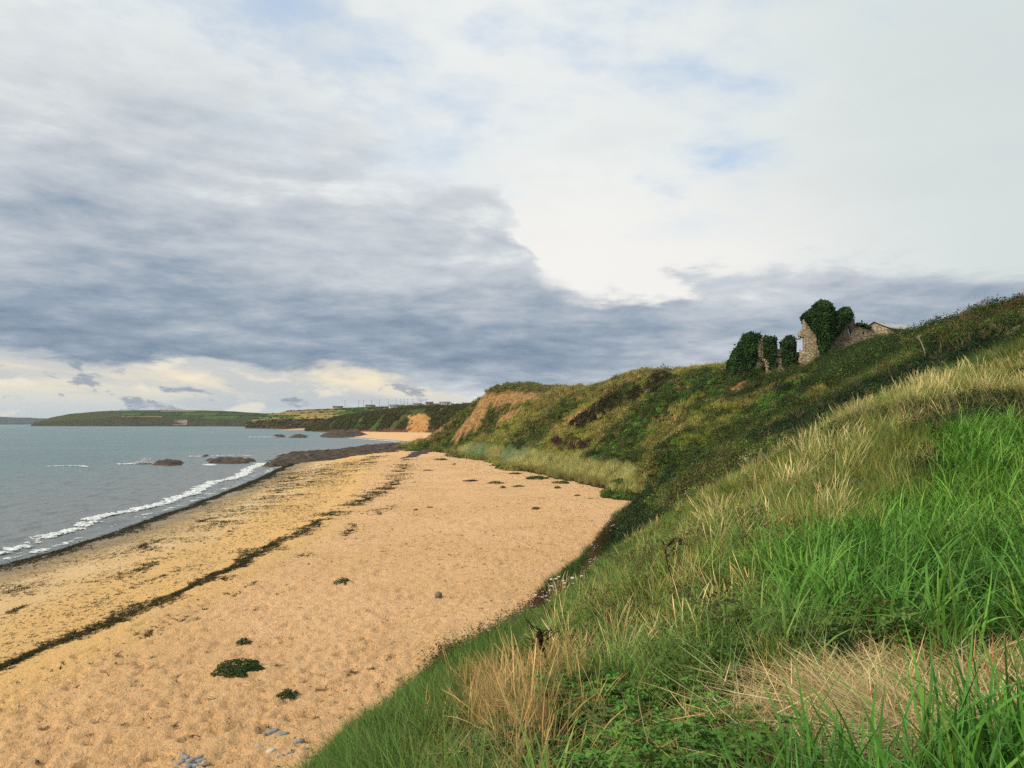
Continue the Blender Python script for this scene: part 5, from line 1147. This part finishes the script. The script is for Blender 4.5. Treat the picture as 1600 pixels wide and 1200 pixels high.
for u, v, w, k, lab in [(376, 1030, 88, 'sprawl', 'largest dark green plant sprawling on the open sand'), (450, 1071, 40, 'dome2', 'rounded leafy plant just nearer than the largest sprawling plant'), (381, 985, 30, 'dome2', 'small dark plant just beyond the largest sprawling plant'),
        (536, 899, 33, 'dome', 'low dark plant alone in the middle of the sand'), (837, 794, 17, 'dome', 'dark green plant nearest the bend of the slope'), (871, 764, 13, 'dome2', 'small bushy plant in front of the dune edge'), (902, 775, 12, 'dome', 'tiny green plant close to the foot of the slope'),
        (923, 780, 10, 'pale', 'pale tuft last before the scrub at the bend'), (774, 754, 32, 'pale', 'flat pale green mat, left of two side by side'), (811, 759, 26, 'pale', 'flat pale green mat, right of two side by side'), (786, 761, 12, 'dome2', 'dark little plant between the two pale mats'),
        (672, 788, 15, 'mat', 'flat dark plant, right one of a pair on the mid beach'), (650, 791, 10, 'dome2', 'dark round plant, left one of a pair on the mid beach'), (710, 725, 8, 'dome2', 'tiny dark plant on the upper beach near the dune'), (737, 750, 28, 'brown', 'brown withered mat left of the pale green mats'),
        (668, 733, 18, 'brown', 'small brown mat on the far upper beach'), (839, 749, 42, 'mat', 'wide green mat at the front edge of the dune'), (878, 756, 32, 'mat', 'green mat right of the widest one at the dune edge'), (976, 778, 52, 'mat', 'thick green mat where the slope meets the sand'), (806, 741, 24, 'mat', 'green mat under the left end of the dune grass'),
        (690, 718, 24, 'mat', 'far green mat near the shingle bank'), (697, 686, 26, 'mat', 'green patch at the foot of the far slope')]:
    x, y, z = G(u, v, 2.0) + (0,); z = beach_h(np.array(x), np.array(y)); z = max(float(z), float(hill_h(np.array([x]), np.array([y]))[0]))
    o = link('beach_plant', PM[k], None, (x, y, z - 0.01), rng.uniform(0, 6.28), label=lab, category='plant', group='plants growing on the sand'); sc = w * y / FPX * 1.08; o.scale = (sc, sc * 1.15, sc * 0.6)

m, T, b, out = new_mat('slate_stone'); pos = coords(T); n1 = T.noise(mapping(T, pos, (1, 1, 5)), 4.0, 5, 0.65)
T.put(b.inputs['Base Color'], T.mix(T.sstep(n1, 0.35, 0.65), (0.13, 0.135, 0.14), (0.33, 0.325, 0.31))); b.inputs['Roughness'].default_value = 0.8; bump(T, b, n1, 0.6, 0.02)
MAT_SLATE = m
MAT_PALE = plain('pale_stone', (0.58, 0.55, 0.48)); MAT_BASALT = plain('dark_stone', (0.075, 0.065, 0.055))
def slab_stone(seed, k=9, h=0.22):
    g = np.random.default_rng(seed); a = np.sort(np.linspace(0, 2 * np.pi, k, endpoint=False) + g.uniform(-0.25, 0.25, k)); r = g.uniform(0.36, 0.55, k); x, y = r * np.cos(a), r * np.sin(a) * 0.62
    V = np.concatenate([np.stack([x, y, np.full(k, -0.06)], -1), np.stack([x * 1.03, y * 1.03, h * 0.55 + g.normal(0, 0.015, k)], -1), np.stack([x * 0.86, y * 0.84, h + g.normal(0, 0.02, k) + 0.12 * x], -1), [[0, 0, h + 0.01]]])
    F4 = [(i + o_, (i + 1) % k + o_, (i + 1) % k + k + o_, i + k + o_) for o_ in (0, k) for i in range(k)]; F3 = [(2 * k + i, 2 * k + (i + 1) % k, 3 * k) for i in range(k)]
    return V, [np.array(F4), np.array(F3)]
STM = [make_mesh('slab', *slab_stone(31 + i, 5 + i % 3, 0.10 + 0.04 * (i % 3)), MAT_SLATE) for i in range(5)]
STP = make_mesh('pale_slab', *slab_stone(41), MAT_PALE); STB = make_mesh('dark_slab', *slab_stone(42, 10, 0.4), MAT_BASALT)
def stone(u, v, w, me, lab, rz, grp='stones on the near sand', name='stone', h=1.0):
    x, y = G(u, v, 2.05); z = float(beach_h(np.array(x), np.array(y))); s_ = w * y / FPX * 1.1
    o = link(name, me, None, (x, y, z), rz, label=lab, category='stone', group=grp); o.scale = (s_, s_, s_ * h); return o
for i, (u, v, w, lab, rz) in enumerate([(425, 1121, 27, 'largest flat grey slab on the near sand', 0.35), (441, 1125, 18, 'grey slab touching the right end of the largest one', 0.2), (466, 1138, 19, 'grey slab lying alone right of the largest slabs', 0.3), (408, 1144, 12, 'small grey slab just below the largest slab', 0.0),
        (439, 1161, 12, 'small dark slab beside the pale stone', 0.4), (372, 1159, 11, 'grey stone lying midway between the two slab clusters', 0.8), (268, 1165, 13, 'grey slab just left of the bottom stone pile', 1.0), (484, 1119, 9, 'small grey stone farthest right of the slabs', 0.5), (479, 1149, 8, 'brownish pebble below the lone right slab', 0.1),
        (455, 1155, 10, 'thin grey slab half buried near the pale stone', 0.2), (430, 1140, 9, 'little stone between the big and the pale slabs', 0.9), (749, 988, 11, 'flat dark stone at left of the trio by the daisies', 0.1), (232, 1152, 9, 'small stone left of the bottom stone pile', 0.4)]):
    stone(u, v, w, STM[i % 5], lab, rz)
stone(424, 1153, 15, STP, 'single pale cream stone among the grey slabs', 0.1)
stone(762, 984, 13, STB, 'dark upright stone in the trio by the daisies', 0.4, h=1.1)
stone(770, 987, 11, STP, 'pale stone at right of the trio by the daisies', 0.9)
for i in range(11):
    stone(300 + 26 * math.cos(i * 2.4) * (i / 11) ** 0.5, 1168 + 9 * math.sin(i * 2.4) * (i / 11) ** 0.5, 12 + (i * 5) % 9, STM[i % 5], 'broken grey slab in the stone pile, number %s outward from its middle' % ('one two three four five six seven eight nine ten eleven'.split()[i]), i * 1.3, 'slabs of the bottom stone pile', 'stone', 1.2)
# round boulder
g = np.random.default_rng(51); th_, ph = np.meshgrid(np.linspace(0, 2 * np.pi, 15)[:-1], np.linspace(0.05, np.pi - 0.05, 9)); bx_ = np.stack([np.sin(ph) * np.cos(th_), np.sin(ph) * np.sin(th_), np.cos(ph)], -1).reshape(-1, 3)
bx_ = bx_ * (0.42 + 0.16 * fbm(bx_[:, 0] * 1.6 + 5, bx_[:, 1] * 1.6 + bx_[:, 2] * 1.3, 52, 3))[:, None]; bx_[:, 2] = bx_[:, 2] * 0.9 + 0.32
F = np.array([(r * 14 + c, r * 14 + (c + 1) % 14, (r + 1) * 14 + (c + 1) % 14, (r + 1) * 14 + c) for r in range(8) for c in range(14)])
stone(685, 924, 11, make_mesh('boulder', bx_, F, plain('boulder_stone', (0.17, 0.14, 0.11)), True), 'round brown boulder alone on the open sand', 0.0, 'stones on the near sand', 'boulder')
# driftwood
M_WOOD = plain('drift_wood', (0.36, 0.21, 0.10), 0.8, 0.45)
def drift(u, v, wpx, r, lab, rz, bend=0.05):
    x, y = G(u, v, 2.0); z = float(beach_h(np.array(x), np.array(y))); L_ = wpx * y / FPX; V, F = tube([(-L_ / 2, 0, r), (-L_ / 6, bend, r * 1.1), (L_ / 5, -bend, r * 0.9), (L_ / 2, 0, r * 1.2)], [r, r * 1.1, r, r * 0.7], 8)
    V2, F2 = tube([(L_ / 6, 0, r), (L_ / 4, bend * 2 + 0.1, r * 2.2), (L_ / 3.2, bend * 2 + 0.2, r * 2.6)], [r * 0.6, r * 0.5, r * 0.3], 6)
    link('driftwood', make_mesh('driftwood', np.concatenate([V, V2]), np.concatenate([F, F2 + len(V)]), M_WOOD, True), None, (x, y, z), rz, label=lab, category='driftwood')
drift(503, 1060, 20, 0.035, 'thin orange brown stick beside the rounded leafy plant', 0.0, 0.02)
drift(606, 759, 12, 0.28, 'short thick log lying by the wrack line on the far beach', 0.3, 0.08)
drift(181, 1000, 12, 0.05, 'dark stick just above the wrack line at the left', -0.5, 0.03)
drift(150, 1108, 9, 0.04, 'pale short stick in the lower left sand', 0.1, 0.02)

# ================================================================== single stalks on the near slope
def stalk(name, pix, rad_, col, lab, cat, heads=(), twigs=0, seed=0, lift=0.0):
    """a stem drawn through photo positions at the depth where it is rooted"""
    x0, y0, z0 = ground(*pix[0]); pts = [np.array(P(u, v, y0 - 0.02 * i)) for i, (u, v) in enumerate(pix)]; pts[0] = np.array([x0, y0, z0 - 0.05])
    t = np.linspace(0, len(pts) - 1, 4 * len(pts)); P_ = np.stack([np.interp(t, range(len(pts)), [p[k] for p in pts]) for k in range(3)], -1); P_[1:-1] = (P_[:-2] + 2 * P_[1:-1] + P_[2:]) / 4
    g = np.random.default_rng(seed); o3 = P_[0].copy(); P_ = P_ - o3
    V, F = tube(P_, np.linspace(rad_, rad_ * 0.45, len(P_)), 6); me = make_mesh(name, V, F, MAT_TWIG, True, {'col': ('FLOAT_COLOR', np.tile(col, (len(V), 1)))})
    e = link(name, me, None, tuple(o3), label=lab, category=cat)
    for k in range(twigs):
        i = g.integers(len(P_) // 4, len(P_) - 1); a = g.uniform(0, 6.28); L_ = g.uniform(0.05, 0.16); q = P_[i]; d_ = np.array([math.cos(a), math.sin(a) * 0.6, g.uniform(0.2, 0.9)])
        V, F = tube([q, q + d_ * L_ * 0.5, q + d_ * L_ + np.array([0, 0, 0.02])], [rad_ * 0.5, rad_ * 0.4, rad_ * 0.25], 5)
        nl = 10; lv = leaves(q + d_ * L_ * g.uniform(0.4, 1.1, (nl, 1)) + g.normal(0, 0.012, (nl, 3)), g.normal(0, 1, (nl, 3)), g.uniform(0.014, 0.034, nl), int(g.integers(1e6)), 0.6)
        V, F, Cc = join([(V, F, np.tile(col, (len(V), 1))), (lv[0], lv[1], lv[2] * np.array(col))])
        link('twig', make_mesh('twig', V, F, MAT_TWIG, False, {'col': ('FLOAT_COLOR', Cc)}), e)
    for (f, size, hc) in heads:
        q = P_[int(f * (len(P_) - 1))]; n = 46; w = g.normal(0, 1, (n, 3)); w /= np.linalg.norm(w, axis=1, keepdims=True); cen = q + w * np.array([0.45, 0.45, 1.0]) * size
        lv = leaves(cen, w, g.uniform(0.4, 0.8, n) * size, int(g.integers(1e6)), 0.6); link('seed_head', make_mesh('seed_head', lv[0], lv[1], MAT_TWIG, False, {'col': ('FLOAT_COLOR', lv[2] * np.array(hc))}), e)
    return e
DK, TAN, BRN = (0.035, 0.022, 0.016), (0.46, 0.34, 0.17), (0.13, 0.075, 0.035)
stalk('dead_stalk', [(1063, 940), (1056, 915), (1044, 888), (1039, 859), (1048, 845), (1063, 846)], 0.010, DK, 'dark hooked dead stalk curling over in the middle of the slope', 'stalk', [(1.0, 0.035, DK)], 6, 901)
stalk('dead_stalk', [(869, 1088), (860, 1052), (848, 1010), (838, 978)], 0.010, DK, 'thick dark branching dead stalk standing against the sand', 'stalk', [(0.92, 0.05, DK), (0.8, 0.05, DK), (0.7, 0.04, DK)], 14, 902)
stalk('dead_stalk', [(829, 1085), (827, 1062), (822, 1042)], 0.006, DK, 'short dark twig left of the thick branching stalk', 'stalk', [], 9, 903)
stalk('dead_stalk', [(857, 1010), (868, 990), (885, 962)], 0.006, DK, 'slender stalk with a dark triangular seed head above the branching one', 'stalk', [(0.95, 0.05, (0.05, 0.02, 0.012))], 3, 904)
stalk('dead_stalk', [(953, 962), (944, 945), (932, 925)], 0.007, (0.07, 0.07, 0.03), 'bare grey green stalk leaning left below the hooked one', 'stalk', [], 2, 905)
stalk('dead_stalk', [(955, 1005), (951, 985), (944, 962)], 0.008, DK, 'dark leafy dead stalk right of the branching one', 'stalk', [(0.6, 0.05, DK), (0.8, 0.04, DK)], 10, 906)
stalk('dead_stalk', [(1130, 940), (1124, 925), (1117, 908)], 0.006, BRN, 'small brown branched stalk right of the hooked one', 'stalk', [], 10, 907)
stalk('seed_stem', [(1027, 1168), (1040, 1125), (1062, 1074)], 0.0035, TAN, 'tan stem with a plump seed head over the leafy weeds', 'stem', [(1.0, 0.014, (0.30, 0.20, 0.10))], 0, 911)
stalk('seed_stem', [(1076, 1176), (1066, 1148), (1052, 1118)], 0.0035, TAN, 'broken straw stem leaning left over the leafy weeds', 'stem', [], 0, 912)
stalk('seed_stem', [(1072, 1142), (1104, 1100), (1135, 1062)], 0.003, (0.40, 0.33, 0.15), 'long thin straw stem leaning right over the weeds', 'stem', [], 0, 913)
stalk('seed_stem', [(1004, 1128), (1000, 1105), (991, 1082)], 0.004, TAN, 'short bent straw stem at the left of the weeds', 'stem', [], 0, 914)
stalk('seed_stem', [(935, 1182), (930, 1176), (926, 1174)], 0.004, TAN, 'fallen tan seed head at the bottom of the slope', 'stem', [(1.0, 0.016, (0.40, 0.27, 0.13))], 0, 915)
stalk('cut_stalk', [(1335, 1125), (1335, 1108), (1334, 1091)], 0.013, (0.16, 0.09, 0.04), 'thickest cut brown stub standing in the straw', 'stalk', [], 0, 921)
stalk('cut_stalk', [(1359, 1118), (1361, 1095), (1364, 1070)], 0.009, (0.20, 0.12, 0.06), 'pale brown cut stalk beside the thickest stub', 'stalk', [], 0, 922)
stalk('cut_stalk', [(1446, 1092), (1447, 1065), (1453, 1034)], 0.007, (0.045, 0.03, 0.02), 'thin dark stalk standing alone in the straw', 'stalk', [], 0, 923)
stalk('cut_stalk', [(1425, 1030), (1425, 1005), (1424, 984)], 0.007, (0.30, 0.20, 0.11), 'pale dead stem between the straw and the green grass', 'stalk', [(1.0, 0.012, (0.6, 0.5, 0.35))], 0, 924)
stalk('bare_twig', [(1446, 575), (1446, 552), (1440, 536), (1434, 524)], 0.04, (0.34, 0.29, 0.22), 'pale bare twig standing out of the thicket below the skyline', 'twig', [], 8, 931)
# tawny tussocks that stand out against the sand
V, F, Cc = blades(130, 0.10, (0.45, 0.85), (0.004, 0.007), (0.0, 0.22), (0.0, 0.9), 7, (0.6, 0.8), 941, 0.35)
V2, F2, C2 = blades(60, 0.16, (0.3, 0.6), (0.004, 0.008), (0.1, 0.6), (0.2, 1.3), 6, None, 942, 0.35)
V, F, Cc = join([(V, F, Cc), (V2, F2, C2)])
TUS = make_mesh('tussock', V, F, MAT_OWNLEAF, True, {'col': ('FLOAT_COLOR', Cc * np.array((0.48, 0.345, 0.16)))})
for i, (u, v, s_, lab) in enumerate([(738, 1150, 0.75, 'upright tawny grass tussock nearest the sand'), (772, 1172, 0.8, 'arching tawny grass tussock beside the upright one'), (858, 1180, 0.65, 'tawny grass tussock below the thick dark stalk'), (822, 1195, 0.5, 'small tawny tussock at the bottom edge')]):
    x, y, z = ground(u, v); o = link('grass_tussock', TUS, None, (x, y, z), i * 1.7, label=lab, category='tussock', group='tawny tussocks at the lip'); o.scale = (s_,) * 3; o.rotation_euler = (0.1, 0.15 * (-1) ** i, i * 1.7)

# ================================================================== air
m = bpy.data.materials.new('haze_air'); m.use_nodes = True; T = NT(m.node_tree); T.n.clear(); out = T.node('ShaderNodeOutputMaterial'); pvn = T.node('ShaderNodeVolumePrincipled')
pvn.inputs['Color'].default_value = (0.82, 0.90, 1.0, 1); pvn.inputs['Density'].default_value = HAZE = 3.5e-5; pvn.inputs['Anisotropy'].default_value = 0.0
T.l.new(pvn.outputs[0], out.inputs['Volume'])
link('haze', make_mesh('haze', box(-31000, 31000, -31000, 31000, -40, 115), BOXF, m), kind='stuff', label='thin sea haze over the whole bay', category='haze')
